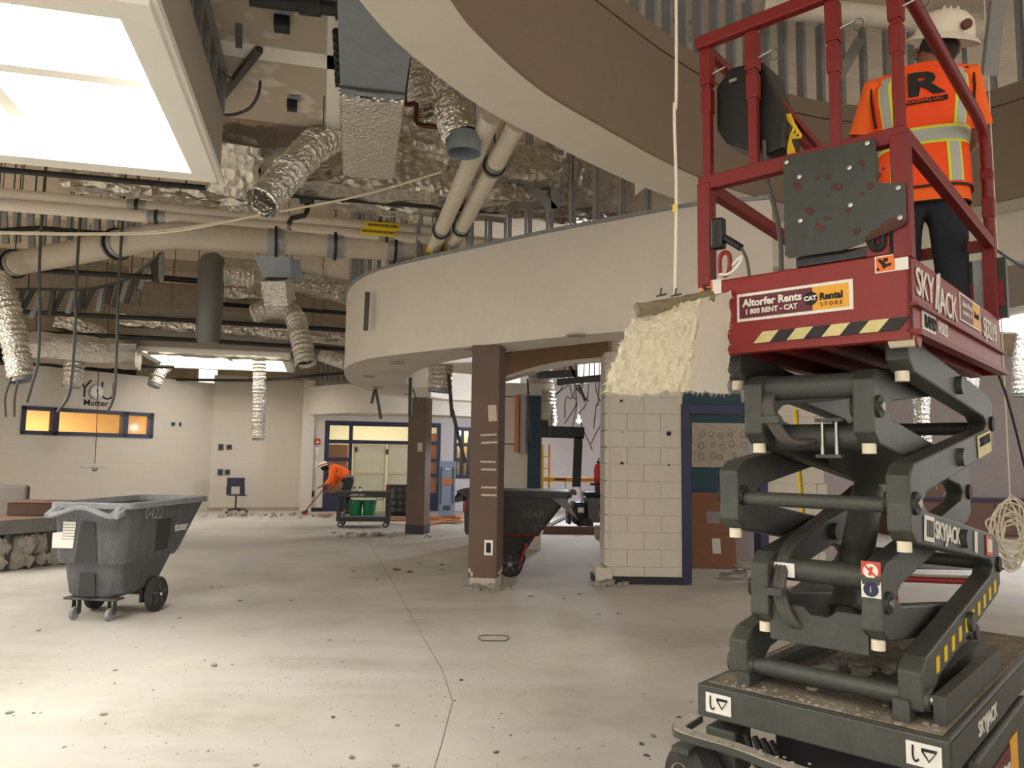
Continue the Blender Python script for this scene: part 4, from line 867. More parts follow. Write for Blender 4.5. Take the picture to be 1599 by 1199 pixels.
# cut-out plate between the lower arms, brackets, cylinder, cables
L(B().prism([(NS[1]-.01,.2,NZ[1]-.05),(NS[1]-.01,.3,NZ[1]-.05),(NS[1]-.01,.33,NZ[1]-.075),(NS[1]-.01,.39,NZ[1]-.075),(NS[1]-.01,.42,NZ[1]-.05),(NS[1]-.01,.54,NZ[1]-.05),(NS[1]-.01,.54,NZ[1]-.18),(NS[1]-.01,.2,NZ[1]-.18)],(.03,0,0)),'cross_plate','lift_gray')
L(B().cyl((.42,.37,.93),(.72,.37,1.38),.062,24),'lift_cylinder','lift_gray'); L(B().cyl((.36,.37,.84),(.42,.37,.93),.045,16),'cylinder_base','lift_gray')
L(B().box((.75,.37,1.49),(.7,.3,.02),mx=Matrix.Rotation(R(14),3,'Y')),'arm_gusset','lift_gray')
for k in range(3):
    o=.014*k
    L(B().tube(spline([(NS[3]+.15,.53-o,NZ[3]+.10),(NS[3]+.0,.53-o,NZ[3]+.06),(NS[3]-.03,.52-o,NZ[3]-.02),(NS[3]-.01,.47-o,NZ[3]-.11),(NS[3]+.04,.42-o,NZ[3]-.12),(NS[3]+.2,.40-o,NZ[3]-.1)],6),.012,8),'cable_bundle','hose')
    L(B().tube(spline([(1.0,.52-o,NZ[1]+.35),(.5,.52-o,NZ[1]+.22),(.22,.52-o,NZ[1]+.145),(NS[1]+.0,.515-o,NZ[1]+.06),(NS[1]-.03,.505-o,NZ[1]-.03),(NS[1]-.01,.46-o,NZ[1]-.12),(NS[1]+.08,.44-o,NZ[1]-.08)],6),.012,8),'cable_bundle','hose')
for z in(NZ[3]-.04,NZ[1]+.0): L(B().box((NS[3]-.035,.5,z),(.03,.07,.025)),'cable_clamp','lift_gray')
for t in(.3,.35): L(B().cyl((NS[3]+.06,t,NZ[3]-.17),(NS[3]+.06,t,NZ[3]-.04),.006,8),'clamp_stud','bolt')
for dz_ in(-.17,-.04): L(B().box((NS[3]+.06,.325,NZ[3]+dz_),(.03,.09,.012)),'clamp_bar','lift_gray')
for k in range(9): L(B().ball((.3+random.uniform(0,.3),random.uniform(.25,.5),.7+random.uniform(0,.02)),random.uniform(.02,.045),3,(1,1,.6)),'rubble_lump','rubble',ch)
# arm markings on the outer right side
def armface(key,s,dz=0,toff=-.042):
    o_,Pn,Pf,d_=out[key]; f=(s-Pn.x)/(Pf.x-Pn.x); p=Pn.lerp(Pf,f); return o_,Vector((s,key[0]+toff,p.y+dz)),d_
o_,Pn,Pf,d_=out[(.075,0,1)]
for k in range(10):
    s=.3+k*.11; _,p,_d=armface((.075,0,1),s); m_=frame(p,(d_.x,0,d_.y),(0,0,1)); mb=B(); mb.prism([m_@Vector(q) for q in((-.02,-.03,0),(.012,-.03,0),(.022,.02,0),(-.01,.02,0))],(0,.004,0)); L(mb,'yellow_mark','yellow_label',o_)
o_,p,d_=armface((.075,2,1),.50); text('SKYJACK',.085,'sticker_white',frame(p,(d_.x,0,d_.y),(0,0,1)),o_,sx=1.05,bold=.0015)
for s,m_,w_ in((.25,'sticker_white',.12),(.95,'sticker_white',.045),(1.2,'sticker_red',.12)):
    o_,p,d_=armface((.075,2,1),s); mb=B(); mb.box((0,0,0),(w_,.003,.085)); f_=frame(p,(d_.x,0,d_.y),(0,0,1)); mb.v=[f_@Vector((v.x,v.z,v.y)) for v in mb.v]; stt=L(mb,'arm_sticker',m_,o_)
    if w_>.1:
        mb=B()
        for q in range(3): mb.box((-.03+.03*q,0,.003),(.02,.055,.003))
        mb.v=[f_@Vector((v.x,v.y,v.z)) for v in mb.v]; L(mb,'sticker_print','lift_gray' if m_=='sticker_white' else 'sticker_white',stt)
o_,p,d_=armface((.075,2,3),1.2); f_=frame(p,(d_.x,0,d_.y),(0,0,1)); mb=B().box((0,0,0),(.27,.095,.003)); mb.v=[f_@v for v in mb.v]; stt=L(mb,'number_plate','hazard_yellow',o_)
text('2118R3654',.052,'black_ink',f_@Matrix.Translation((0,.015,.003)),stt,sx=.9,bold=.0015)
# warning stickers facing the camera on the near end of the arm above the cross plate
o_,Pn,Pf,d_=out[(.175,1,2)]; fs=NS[1]-.043
mb=B().box((0,0,0),(.062,.062,.003)); f_=frame((fs,.175,NZ[1]+.105),(0,-1,0),(.02,0,1)); mb.v=[f_@v for v in mb.v]; sk=L(mb,'warning_sticker','sticker_red',o_)
mb=B().lathe((0,0,.002),[(.0,0),(.024,0),(.024,.002),(0,.002)],20); mb.v=[f_@v for v in mb.v]; L(mb,'white_disc','sticker_white',sk)
mb=B().bar((-.017,.017,.006),(.017,-.017,.006),.006,.002).bar((-.003,-.014,.005),(.004,.014,.005),.01,.002); mb.v=[f_@v for v in mb.v]; L(mb,'no_entry_bar','sticker_red',sk)
mb=B().box((0,0,0),(.062,.055,.003)); f_=frame((fs-.002,.175,NZ[1]+.045),(0,-1,0),(0,0,1)); mb.v=[f_@v for v in mb.v]; sk=L(mb,'manual_sticker','sticker_white',o_)
mb=B().lathe((0,0,.002),[(.0,0),(.024,0),(.024,.002),(0,.002)],20); mb.v=[f_@v for v in mb.v]; L(mb,'blue_disc','deep_blue',sk); text('i',.03,'sticker_white',f_@Matrix.Translation((0,0,.006)),sk)
mb=B().box((0,0,0),(.075,.05,.003)); f_=frame((NS[1]+.05-.044,.49,NZ[1]+.07),(0,-1,0),(0,0,1)); mb.v=[f_@v for v in mb.v]; sk=L(mb,'tube_sticker','sticker_white'); 
# ---- platform
pf=L(B().box((.011,LW/2,(ZB+ZTP)/2),(.022,LW,ZTP-ZB)),'end_toe_board','red',None,.006)
L(B().box((.0,LW/2,ZB-.006),(.05,LW,.02)),'end_lip','red',pf)
sd_=L(B().box((LL/2,.011,(ZB+ZTP)/2+.0),(LL,.022,ZTP-ZB-.02)),'side_toe_board','red',None,.006); L(B().box((LL/2,-.004,ZB+.1),(LL,.03,.012)),'side_rib','red_worn',sd_); L(B().box((LL/2,-.006,ZB+.008),(LL,.04,.02)),'side_lip','red_worn',sd_)
L(B().box((LL/2,LW-.011,(ZB+ZTP)/2),(LL,.022,ZTP-ZB-.02)),'side_toe_board','red',None,.006)
L(B().box((LL-.011,LW/2,(ZB+ZTP)/2),(.022,LW,ZTP-ZB)),'end_toe_board','red',None,.006)
dk=L(B().box((LL/2,LW/2,1.957),(LL-.04,LW-.04,.03)),'deck_plate','red_worn')
for t in(.1,.3,.45,.65): L(B().box((LL/2,t,1.92),(LL-.06,.05,.05)),'deck_joist','red_worn',dk)
L(B().cyl((.3,.36,1.93),(.3,.36,1.97),.04,16),'drain_cap','red',dk)
hz=B(); nst=8; hy=B()
for k in range(nst):
    a=.04+k*(LW-.26)/nst*1.0; w_=(LW-.26)/nst; y0=a+.0; mb=hy if k%2 else hz
    mb.prism([(-.003,y0,ZB+.018),(-.003,y0+w_,ZB+.018),(-.003,y0+w_-.035,ZB+.058),(-.003,y0-.035,ZB+.058)],(-.002,0,0))
hs_=L(hz,'hazard_stripe_black','hazard_black',pf); L(hy,'hazard_stripe_yellow','hazard_yellow',pf)
# big sticker on the end
def endbox(name,m,t0,t1,z0,z1,off,par): return L(B().box((-off,(t0+t1)/2,(z0+z1)/2),(.003,abs(t1-t0),z1-z0)),name,m,par)
sk=endbox('rental_sticker','sticker_white',.592,.177,2.008,2.112,.002,pf)
endbox('maroon_field','maroon',.582,.312,2.019,2.101,.004,sk); endbox('amber_field','amber',.312,.19,2.019,2.101,.004,sk)
EF=lambda t,z,o=.007: frame((-o,t,z),(0,-1,0),(0,0,1))
text('Altorfer Rents',.038,'sticker_white',EF(.458,2.074),sk,bold=.0012,sx=.98); text('1 800 RENT - CAT',.026,'sticker_white',EF(.462,2.041),sk,bold=.0008,sx=.95)
L(B().lathe((-.005,.318,2.062),[(.0,0),(.024,0),(.024,.003),(0,.003)],24,(-1,0,0)),'round_logo','black_ink',sk); text('CAT',.022,'sticker_white',EF(.318,2.061,.0095),sk,bold=.001); 
text('Rental',.034,'black_ink',EF(.248,2.063),sk,bold=.0012,sx=.9); text('S T O R E',.02,'maroon',EF(.248,2.036),sk,sx=.9)
for t0,t1,z in((.105,.004,2.148),(.745,.655,2.157)):
    s1=endbox('crush_sticker','sticker_white',t0,t1,z-.03,z+.026,.002,pf); tm=t0-(t0-t1)*.6
    endbox('orange_field','orange_sticker',t0-.004,tm,z-.026,z+.022,.004,s1)
    c_=(t0+tm)/2; L(B().prism([(-.0055,c_+.022,z+.014),(-.0055,c_+.012,z+.016),(-.0055,c_-.006,z-.004),(-.0055,c_-.022,z-.002),(-.0055,c_-.02,z-.01),(-.0055,c_-.004,z-.014),(-.0055,c_+.004,z-.02),(-.0055,c_+.008,z-.006)],(-.002,0,0)).box((-.0065,c_-.004,z+.01),(.002,.014,.012)),'crushed_hand_symbol','black_ink',s1)
    L(B().prism([(-.0055,c_+.026,z-.022),(-.0055,c_+.014,z-.022),(-.0055,c_+.02,z-.011)],(-.002,0,0)),'warning_triangle','black_ink',s1)
SF_=lambda s,z,o=.012: frame((s,-o,z),(1,0,0),(0,0,1))
text('SKY',.135,'sticker_white',SF_(.16,2.085,.004),sd_,sx=.95,bold=.001); text('JACK',.135,'sticker_white',SF_(.46,2.07,.004),sd_,sx=.95,bold=.001); L(B().bar((.29,-.004,2.03),(.33,-.004,2.16),.014,.003,(0,1,0)).bar((.32,-.004,2.03),(.36,-.004,2.17),.014,.003,(0,1,0)),'logo_slash','sticker_white',sd_)
text('SJ3219',.12,'sticker_white',SF_(1.22,2.075,.004),sd_,sx=.85,bold=.001)
s1=L(B().box((.28,-.003,1.965),(.34,.004,.07)),'model_sticker','sticker_white',sd_); L(B().box((.365,-.0055,1.965),(.17,.002,.066)),'red_half','red',s1); text('RAPID',.06,'black_ink',frame((.2,-.007,1.965),(1,0,0),(0,0,1)),s1,sx=.9,bold=.001); text('FOLD',.06,'sticker_white',frame((.365,-.008,1.965),(1,0,0),(0,0,1)),s1,sx=.85,bold=.001)
s1=L(B().box((.84,-.003,2.1),(.36,.004,.11)),'side_rental_sticker','sticker_white',sd_); L(B().box((.77,-.0055,2.1),(.2,.002,.095)),'maroon_field','maroon',s1); L(B().box((.935,-.0055,2.1),(.14,.002,.095)),'amber_field','amber',s1); text('Altorfer Rents',.034,'sticker_white',frame((.77,-.007,2.115),(1,0,0),(0,0,1)),s1,sx=.85); text('1 800 RENT-CAT',.024,'sticker_white',frame((.77,-.007,2.08),(1,0,0),(0,0,1)),s1,sx=.9); text('Rental',.04,'black_ink',frame((.935,-.007,2.1),(1,0,0),(0,0,1)),s1,sx=.8)
rl=L(B().cyl((.03,-.005,ZB-.01),(.03,.075,ZB-.01),.026,20),'platform_roller','nylon'); L(B().cyl((.03,-.012,ZB-.01),(.03,-.005,ZB-.01),.03,16),'roller_plate','red',rl)
L(B().cyl((.03,LW+.005,ZB-.01),(.03,LW-.075,ZB-.01),.026,20),'platform_roller','nylon')
# ---- guard rails
ZM=2.575; ZTR=3.15
def post(s,t,z0,z1,w_=.042,name='rail_post'): return L(B().box((s,t,(z0+z1)/2),(w_,w_,z1-z0)),name,'red_worn',None,.004)
for s,t in((.02,.725),(.02,.02),(LL-.05,.02),(LL-.05,.725)):
    post(s,t,ZTP-.02,ZM,.055)
for t in(.745,):
    L(B().bar((.02,LW,ZM),(.02,-.002,ZM),.045,.055),'end_mid_rail','red_worn',None,.004)
L(B().bar((.0,LW,ZTR),(.0,.0,ZTR),.04,.05),'end_top_rail','red_worn',None,.006)
for t in(.015,.735):
    L(B().bar((.02,t,ZM),(LL-.05,t,ZM-.06),.04,.05),'side_mid_rail','red_worn',None,.004)
    L(B().tube([(.0,t,ZTR),(LL-.22,t,ZTR-.07),(LL-.09,t,ZTR-.1),(LL-.05,t,ZTR-.17),(LL-.05,t,ZM-.05)],.024,12),'side_top_rail','red_worn')
L(B().bar((LL-.05,LW,ZM-.06),(LL-.05,.0,ZM-.06),.04,.05),'end_mid_rail','red_worn')
for k,(s,t) in enumerate(((.0,.715),(.0,.525),(.0,.225),(.0,.02))):
    p_=post(s+.02,t,ZM,ZTR-.02,.034,'upper_rail_post'); L(B().box((s+.02,t,ZTR-.1),(.048,.046,.15)),'socket','red_worn',p_,.004); L(B().box((s+.02,t,ZTR-.24),(.044,.044,.1)),'sleeve','red_worn',p_,.006)
    L(B().cyl((s+.02,t-.075,ZTR-.12),(s+.02,t+.0,ZTR-.135),.004,8),'lock_pin','bolt',p_)
    ring_=[(s+.02,t-.085+.016*math.cos(a),ZTR-.14+.022*math.sin(a)) for a in[q*PI/6 for q in range(12)]]; L(B().tube(ring_,.0016,5),'pin_ring','steel_dark',p_)
for t in(.015,.735): 
    p_=post(LL-.05,t,ZM-.06,ZTR-.17,.036,'upper_rail_post'); L(B().box((LL-.05,t,ZTR-.3),(.05,.05,.05)),'sleeve','red_worn',p_,.006); L(B().box((LL-.05,t,ZTR-.46),(.05,.05,.1)),'sleeve','red_worn',p_,.006)
gp=L(B().box((LL-.02,.06,2.31),(.05,.2,.28)),'gate_hinge_plate','lift_plate'); L(B().box((LL-.05,.06,2.31),(.012,.06,.28)),'gate_hinge','steel_stud',gp); L(B().box((LL-.048,.12,2.28),(.01,.06,.12)),'red_patch','red',gp); L(B().box((LL-.048,.0,2.28),(.01,.06,.12)),'red_patch','red',gp)
# inner brace, plate, ear
bpz=[(.40,2.585),(.09,2.572),(.085,2.56),(.085,2.42),(.0,2.395),(.0,2.27),(.012,2.258),(.09,2.235),(.2,2.21),(.388,2.215),(.4,2.228)]
bpl=L(B().prism([(-.02,t,z) for t,z in bpz],(.006,0,0)),'control_cover_plate','lift_plate',None,0,'dark green grey steel plate with rust spots')
for t,z in((.385,2.565),(.34,2.5),(.34,2.34),(.17,2.49),(.17,2.36),(.11,2.56),(.02,2.385),(.018,2.285)): L(B().lathe((-.021,t,z),[(.009,0),(.008,.006),(0,.008)],10,(-1,0,0)),'bolt','bolt',bpl)
rr_=random.Random(3)
for k in range(22):
    t=rr_.uniform(.06,.37); z=rr_.uniform(2.26,2.5); w_=rr_.uniform(.004,.014)
    L(B().lathe((-.0205,t,z),[(w_,0),(w_*.9,.0012),(0,.0014)],7,(-1,0,0)),'rust_spot','rust',bpl)
L(B().prism([(-.0206,t,z) for t,z in((.0,2.27),(.012,2.26),(.09,2.237),(.13,2.228),(.12,2.25),(.08,2.27),(.05,2.29),(.02,2.29))],(-.001,0,0)),'rust_streak','rust',bpl)
L(B().box((.03,.22,2.2),(.05,.3,.035)),'tray_edge','black_plastic'); 
L(B().prism([(.0,.13,ZTP),(.0,.06,ZTP),(.0,.06,2.29),(.0,.11,2.29),(.0,.13,2.26)],(.012,0,0)),'lift_ear','red_worn'); L(B().tube(spline([(-.004,.095,2.2),(-.004,.08,2.21),(-.004,.08,2.25),(-.004,.095,2.26),(-.004,.11,2.25),(-.004,.11,2.21),(-.004,.095,2.2)],3),.012,8),'ear_opening','black_ink')
# power plug and cords at the left post
pg=L(B().box((-.0,.665,2.36),(.045,.05,.12)),'power_inlet','black_plastic',None,.01); L(B().tube(spline([(.0,.64,2.34),(.0,.60,2.31),(.0,.575,2.29)],4),.014,10),'plug','black_plastic',pg); L(B().tube(spline([(.0,.575,2.29),(.0,.555,2.25),(.01,.55,2.2),(.02,.545,2.12)],5),.006,8),'plug_cord','hose',pg)
L(B().tube(spline([(-.01,.66,2.2),(-.03,.61,2.19),(-.03,.57,2.22),(-.02,.565,2.25),(-.01,.6,2.23),(.0,.65,2.2)],5),.006,8),'white_strap','sticker_white'); L(B().tube(spline([(-.01,.64,2.19),(-.012,.62,2.2),(-.012,.615,2.26),(-.012,.635,2.28),(-.012,.655,2.26),(-.012,.655,2.2)],5),.009,8),'tie_down_ring','red')
L(B().tube(spline([(.05,.5,2.7),(.04,.49,2.56),(.03,.45,2.4),(.03,.435,2.28),(.04,.44,2.15)],6),.009,8),'control_cable','hose')
# control bag on the rail
cb=L(B().prism([(.06,.70,2.98),(.06,.64,3.04),(.06,.60,3.04),(.06,.50,3.02),(.06,.42,2.76),(.06,.43,2.66),(.06,.50,2.65),(.06,.66,2.74),(.06,.70,2.8)],(.16,0,0)),'control_box','black_plastic',None,.01,'black plastic control box hung inside the rail'); L(B().box((.05,.62,2.98),(.01,.03,.012)),'latch','bolt',cb)
L(B().bar((.1,.48,2.9),(.3,.37,2.7),.02,.02),'box_bracket','red_worn')
for k in range(3): L(B().tube(spline([(.1,.42+.01*k,2.80),(.09,.40-.012*k,2.74-.02*k),(.1,.42,2.7),(.09,.40+.01*k,2.62),(.08,.39-.01*k,2.4),(.08,.385,2.15)],6),.0055,6),'yellow_lanyard','yellow_cord')
# rope hanging through the scissors, ground cable
yl=[atY(1243,640,3.6),atY(1247,720,3.6),atY(1254,810,3.6),atY(1262,930,3.7)]
tag(B().tube(spline(yl,5),.011,8).build('yellow_rope','yellow_cord'),'thin yellow rope hanging behind the scissor arms','rope')
# ================================================================ WORKER ON THE LIFT
wp=Vector((2.01,3.60,1.972)); wk=thing('person','person in orange vest and white hard hat standing on the lift, seen from behind','person',wp,R(-24))
# local: x right, y forward (away), z up; height 1.72
H_=lambda *a:Vector(a)
def body_of(parent,J):
    hip=J['hip']; ch=[[(hip,.13),(J['waist'],.12),(J['chest'],.14),(J['neck0'],.075),(J['neck1'],.055),(J['head'],.09),(J['crown'],.07)]]
    for s in('L','R'):
        ch.append([(J['chest'],.14),(J['sh'+s],.062),(J['el'+s],.045),(J['wr'+s],.03),(J['ha'+s],(.042,.02))])
        ch.append([(hip,.13),(J['hp'+s],.095),(J['kn'+s],.062),(J['an'+s],.042),(J['to'+s],(.045,.03))])
        h,wd=J['ha'+s],J['wr'+s]; d_=(h-wd).normalized(); sd=d_.cross(Vector((0,0,1)) if abs(d_.z)<.8 else Vector((0,1,0))).normalized()
        for k in range(4): a=h+sd*(k-1.5)*.02; ch.append([(h,(.042,.02)),(a+d_*.045,.0095),(a+d_*.075-Vector((0,0,.012)),.0085),(a+d_*.095-Vector((0,0,.028)),.0075)])
        ch.append([(h,(.042,.02)),(wd+d_*.03+sd*.045,.011),(wd+d_*.07+sd*.06,.009)])
    return skin('body',ch,'skin',parent,2)
J=dict(hip=H_(0,0,.92),waist=H_(0,.0,1.08),chest=H_(0,.0,1.30),neck0=H_(.02,.01,1.43),neck1=H_(.045,.03,1.50),head=H_(.085,.05,1.60),crown=H_(.105,.05,1.68),
 shL=H_(-.19,0,1.40),elL=H_(-.26,.06,1.15),wrL=H_(-.22,.26,1.05),haL=H_(-.20,.34,1.04),shR=H_(.19,0,1.40),elR=H_(.24,.10,1.13),wrR=H_(.2,.3,1.1),haR=H_(.18,.38,1.1),
 hpL=H_(-.09,0,.86),knL=H_(-.10,.01,.48),anL=H_(-.11,0,.09),toL=H_(-.12,.14,.04),hpR=H_(.09,0,.86),knR=H_(.10,.02,.48),anR=H_(.11,0,.09),toR=H_(.12,.14,.04))
body_of(wk,J)
skin('trousers',[[(H_(0,0,.94),(.17,.125)),(H_(0,0,.85),(.16,.125))],[(H_(0,0,.85),(.16,.125)),(H_(-.095,0,.78),.105),(H_(-.105,.01,.48),.08),(H_(-.115,0,.12),.07)],[(H_(0,0,.85),(.16,.125)),(H_(.095,0,.78),.105),(H_(.105,.02,.48),.08),(H_(.115,0,.12),.07)]],'jeans',wk,2)
for s in(-1,1): B().loft([[Vector((s*.115+ex*math.cos(a),ey0+ey*math.sin(a),z)) for a in[q*PI/8 for q in range(16)]] for ex,ey,ey0,z in((.05,.13,.06,0),(.052,.135,.06,.03),(.048,.12,.05,.07),(.05,.07,.0,.12),(.055,.06,.0,.17))]).build('boot','hair',wk,True)
# shirt sleeves
def torso(z,off=0):
    T_=((.74,.19,.14),(.93,.185,.135),(1.05,.178,.125),(1.18,.192,.13),(1.30,.208,.133),(1.38,.205,.122),(1.43,.165,.1),(1.465,.105,.08))
    for (z0,a0,c0),(z1,a1,c1) in zip(T_,T_[1:]):
        if z<=z1: f=(z-z0)/(z1-z0); return a0+(a1-a0)*f+off,c0+(c1-c0)*f+off
    return T_[-1][1]+off,T_[-1][2]+off
def tpatch(z0,z1,a0,a1,off,nz=8,na=24,thick=.006):
    def pt(a,z,o): x_,y_=torso(z,o); e=.75; ca,sa=math.cos(a),math.sin(a); return Vector((x_*math.copysign(abs(ca)**e,ca),y_*math.copysign(abs(sa)**e,sa)-.0,z))
    full=abs(a1-a0)>6.2; outer=[[pt(a0+(a1-a0)*j/na,z0+(z1-z0)*i/nz,off) for j in range(na if full else na+1)] for i in range(nz+1)]
    mb=B(); mb.loft(outer,False,True,full)
    if not full:
        inner=[[pt(a0+(a1-a0)*j/na,z0+(z1-z0)*i/nz,off-thick) for j in range(na+1)] for i in range(nz+1)]; mb.loft(inner,False,True,False)
        for A_,B_ in((outer[0],inner[0]),(outer[-1],inner[-1]),([r[0] for r in outer],[r[0] for r in inner]),([r[-1] for r in outer],[r[-1] for r in inner])): mb.loft([A_,B_],False,False,False)
    return mb
for s in(-1,1):
    sh_=B()
    S=J['shR'] if s>0 else J['shL']; E=J['elR'] if s>0 else J['elL']; S0_=S+Vector((-s*.05,0,.0))
    sh_.tube([S0_,S,S.lerp(E,.35),S.lerp(E,.72),S.lerp(E,.86)],[.07,.078,.076,.08,.081],18,False)
    sh_.build('shirt_sleeve','shirt_orange',wk,True)
tpatch(.76,.83,0,2*PI,.006,3,32).build('shirt_hem','shirt_orange',wk,True); tpatch(.755,.76,0,2*PI,.0,1,32).build('belt','black_ink',wk,True)
vest=tpatch(.82,1.462,0,2*PI,.016,16,40).build('safety_vest','vest_orange',wk,True)
vest['label']='orange safety vest with grey and lime reflective bands'
def vband(z0,z1,a0,a1,m,off,name='reflective_band',na=24): return tpatch(z0,z1,a0,a1,off,6,na,.004).build(name,m,vest,True)
vband(1.035,1.12,0,2*PI,'lime',.0195,'lime_edge',40); vband(1.048,1.107,0,2*PI,'reflective',.0215,na=40)
bk_=-PI/2
for s in(-1,1):
    for z0,z1,da in((1.12,1.41,.74),(.84,1.035,.55)):
        a=bk_+s*da; vband(z0,z1,a-.2,a+.2,'lime',.0195,'lime_edge',8); vband(z0,z1,a-.13,a+.13,'reflective',.0215,na=8)
vband(.82,.832,0,2*PI,'black_ink',.0185,'dark_binding',40)
for s in(-1,1):
    a=0 if s>0 else PI; B().tube([Vector((s*(torso(z)[0]+.016),-.065+.02*abs(z-1.3),z)) for z in(1.18,1.25,1.32,1.38,1.42)],.006,6).build('armhole_binding','black_ink',vest,True)
yb=lambda z:-(torso(z)[1]+.0185)
text('R',.155,'black_ink',frame((.0,yb(1.32)-.003,1.325),(1,0,0),(0,0,1)),vest,'vest_letter',sx=1.6,bold=.006); B().box((.0,yb(1.24)-.006,1.245),(.2,.006,.022)).build('vest_line','black_ink',vest,True); text('ROOFING, LLC',.024,'vest_orange',frame((0,yb(1.24)-.010,1.245),(1,0,0),(0,0,1)),vest,'vest_small_print')
hr=B().ball(J['head']+Vector((.006,-.008,-.02)),.095,8,(.95,1.0,1.0)); hr.build('hair','hair',wk,True)
hc=J['crown']+Vector((.01,.0,-.045)); tilt=Matrix.Rotation(R(14),3,'Y')@Matrix.Rotation(R(20),3,'X')
def hatv(mb): mb.v=[hc+tilt@(v-hc) for v in mb.v]; return mb
hat=hatv(B().lathe(hc,[(.142,-.005),(.138,.01),(.132,.05),(.112,.095),(.075,.125),(.03,.138),(.001,.14)],28)); ht_=hat.build('hard_hat','hat_white',wk,True)
bmm=B(); bmm.loft([[hc+Vector((r*math.cos(a)*1.0,r*math.sin(a)*1.12,z)) for a in[q*PI/14 for q in range(28)]] for r,z in((.12,.004),(.168,-.018),(.17,-.012),(.128,.02))],False); hatv(bmm).build('brim','hat_white',ht_,True)
rbm=B()
for k in(-1,0,1): rbm.tube([hc+Vector((.03*k,.125*math.cos(a),.0+.145*math.sin(a))) for a in[PI*q/12 for q in range(1,12)]],.007,6)
hatv(rbm).build('hat_ridge','hat_white',ht_,True)
hatv(B().lathe(hc+Vector((.08,-.115,.05)),[(.024,0),(.024,.02),(.012,.024)],14,(.5,-1,.2))).build('hat_knob','copper_brown',ht_,True)
for s in(-1,1): B().ball(J['head']+Vector((s*.092,.0,-.02)),.03,5,(.4,.8,1.1)).build('ear','skin',wk,True)
B().ball(J['head']+Vector((0,.1,-.03)),.02,5,(.8,1.3,1.3)).build('nose','skin',wk,True)
for s in(-1,1): B().ball(J['head']+Vector((s*.035,.085,.0)),.012,4).build('eye','sticker_white',wk,True)
B().box(J['head']+Vector((0,.088,-.065)),(.05,.012,.01)).build('mouth','copper_brown',wk,True)
# ================================================================ HANGING INSULATION
ins=thing('hanging_insulation','torn cream insulation batt hanging on a cord before the lift','insulation',atY(1040,612,2.6))
rn=random.Random(11)
def inspt(u,v):
    # u 0..1 left to right, v 0..1 top to bottom
    tx=996+u*(1141-996); ty=489-u*34; bx=944+u*(1137-944); by=613+3*math.sin(u*7); bulge=math.sin(v*PI*.5)
    x=tx+(bx-tx)*(v**.75); y=ty+(by-ty)*v; Y=2.62-.10*math.sin(v*PI*.55)*(1-u*.7)+(.16*max(0,u-.68)/.32)
    return atY(x,y,Y)
rows=[]; nu,nv=34,22
for i in range(nv+1):
    row=[]
    for j in range(nu+1):
        u=j/nu; v=i/nv; p=inspt(u,v); a=.008 if u<.7 else .003
        if j in(0,nu) or i==nv: p+=Vector((rn.uniform(-.006,.006),0,rn.uniform(-.006,.006)))
        p+=Vector((rn.uniform(-a,a)*.4,rn.uniform(-a,a),rn.uniform(-a,a)*.4)); row.append(p)
    rows.append(row)
def slab(j0,j1,th):
    f=[r[j0:j1+1] for r in rows]; bkk=[[p+Vector((0,th,0)) for p in r] for r in f]; mb=B(); mb.loft(f,False,True,False); mb.loft(bkk,False,True,False)
    for A_,B_ in((f[0],bkk[0]),(f[-1],bkk[-1]),([r[0] for r in f],[r[0] for r in bkk]),([r[-1] for r in f],[r[-1] for r in bkk])): mb.loft([A_,B_],False,True,False)
    return mb
slab(0,24,.05).build('fibre_face','insulation',ins); slab(24,nu,.02).build('paper_side','paper_back',ins)
fz=B()
for k in range(420):
    e=rn.random(); i,j=(nv,rn.randint(0,nu)) if e<.35 else ((rn.randint(0,nv),0) if e<.75 else (rn.randint(0,nv),nu)); p=rows[i][j]+Vector((0,rn.uniform(0,.03),0)); d_=Vector((-1 if j==0 else (1 if j==nu else rn.uniform(-.4,.4)),rn.uniform(-.5,.5),-1 if i==nv else rn.uniform(-.6,.6))).normalized()*rn.uniform(.006,.018)
    s_=Vector((-d_.z,0,d_.x)).normalized()*.0007; fz.add([p-s_,p+s_,p+d_],[(0,1,2)])
o_=fz.build('loose_fibres','paper_back',ins); o_['kind']='stuff'
tp_=[atY(994+(1112-994)*k/10,484-22*k/10,2.6-.03+.012*k) for k in range(11)]
B().sweep(tp_,lambda i:[((.016+rn.uniform(-.004,.004))*math.cos(a),(.022+rn.uniform(-.005,.005))*math.sin(a)) for a in[q*PI/5 for q in range(10)]]).build('folded_edge','insulation_edge',ins)
for px in(1033,1056): B().tube([atY(px-8,463,2.55),atY(px-2,461,2.55),atY(px,450,2.55)],.004,6).tube([atY(px-2,461,2.55),atY(px+8,459,2.55)],.004,6).build('wire_hook','steel_dark',ins)
tag(B().tube(spline([Vector((atY(1056,40,2.6).x,2.6,ZR+1.9)),atY(1056,40,2.6),atY(1053,170,2.6),atY(1056,300,2.59),atY(1054,462,2.58)],8),.0055,8).build('hanging_rope','cord'),'long pale cord dropping from the ceiling to the insulation','cord')
tag(B().tube([atY(1053.5,320,2.59),atY(1053.5,332,2.59)],.0075,8).build('cord_tape','yellow_cord'),'small yellow tape wrapped on the hanging cord','tape')
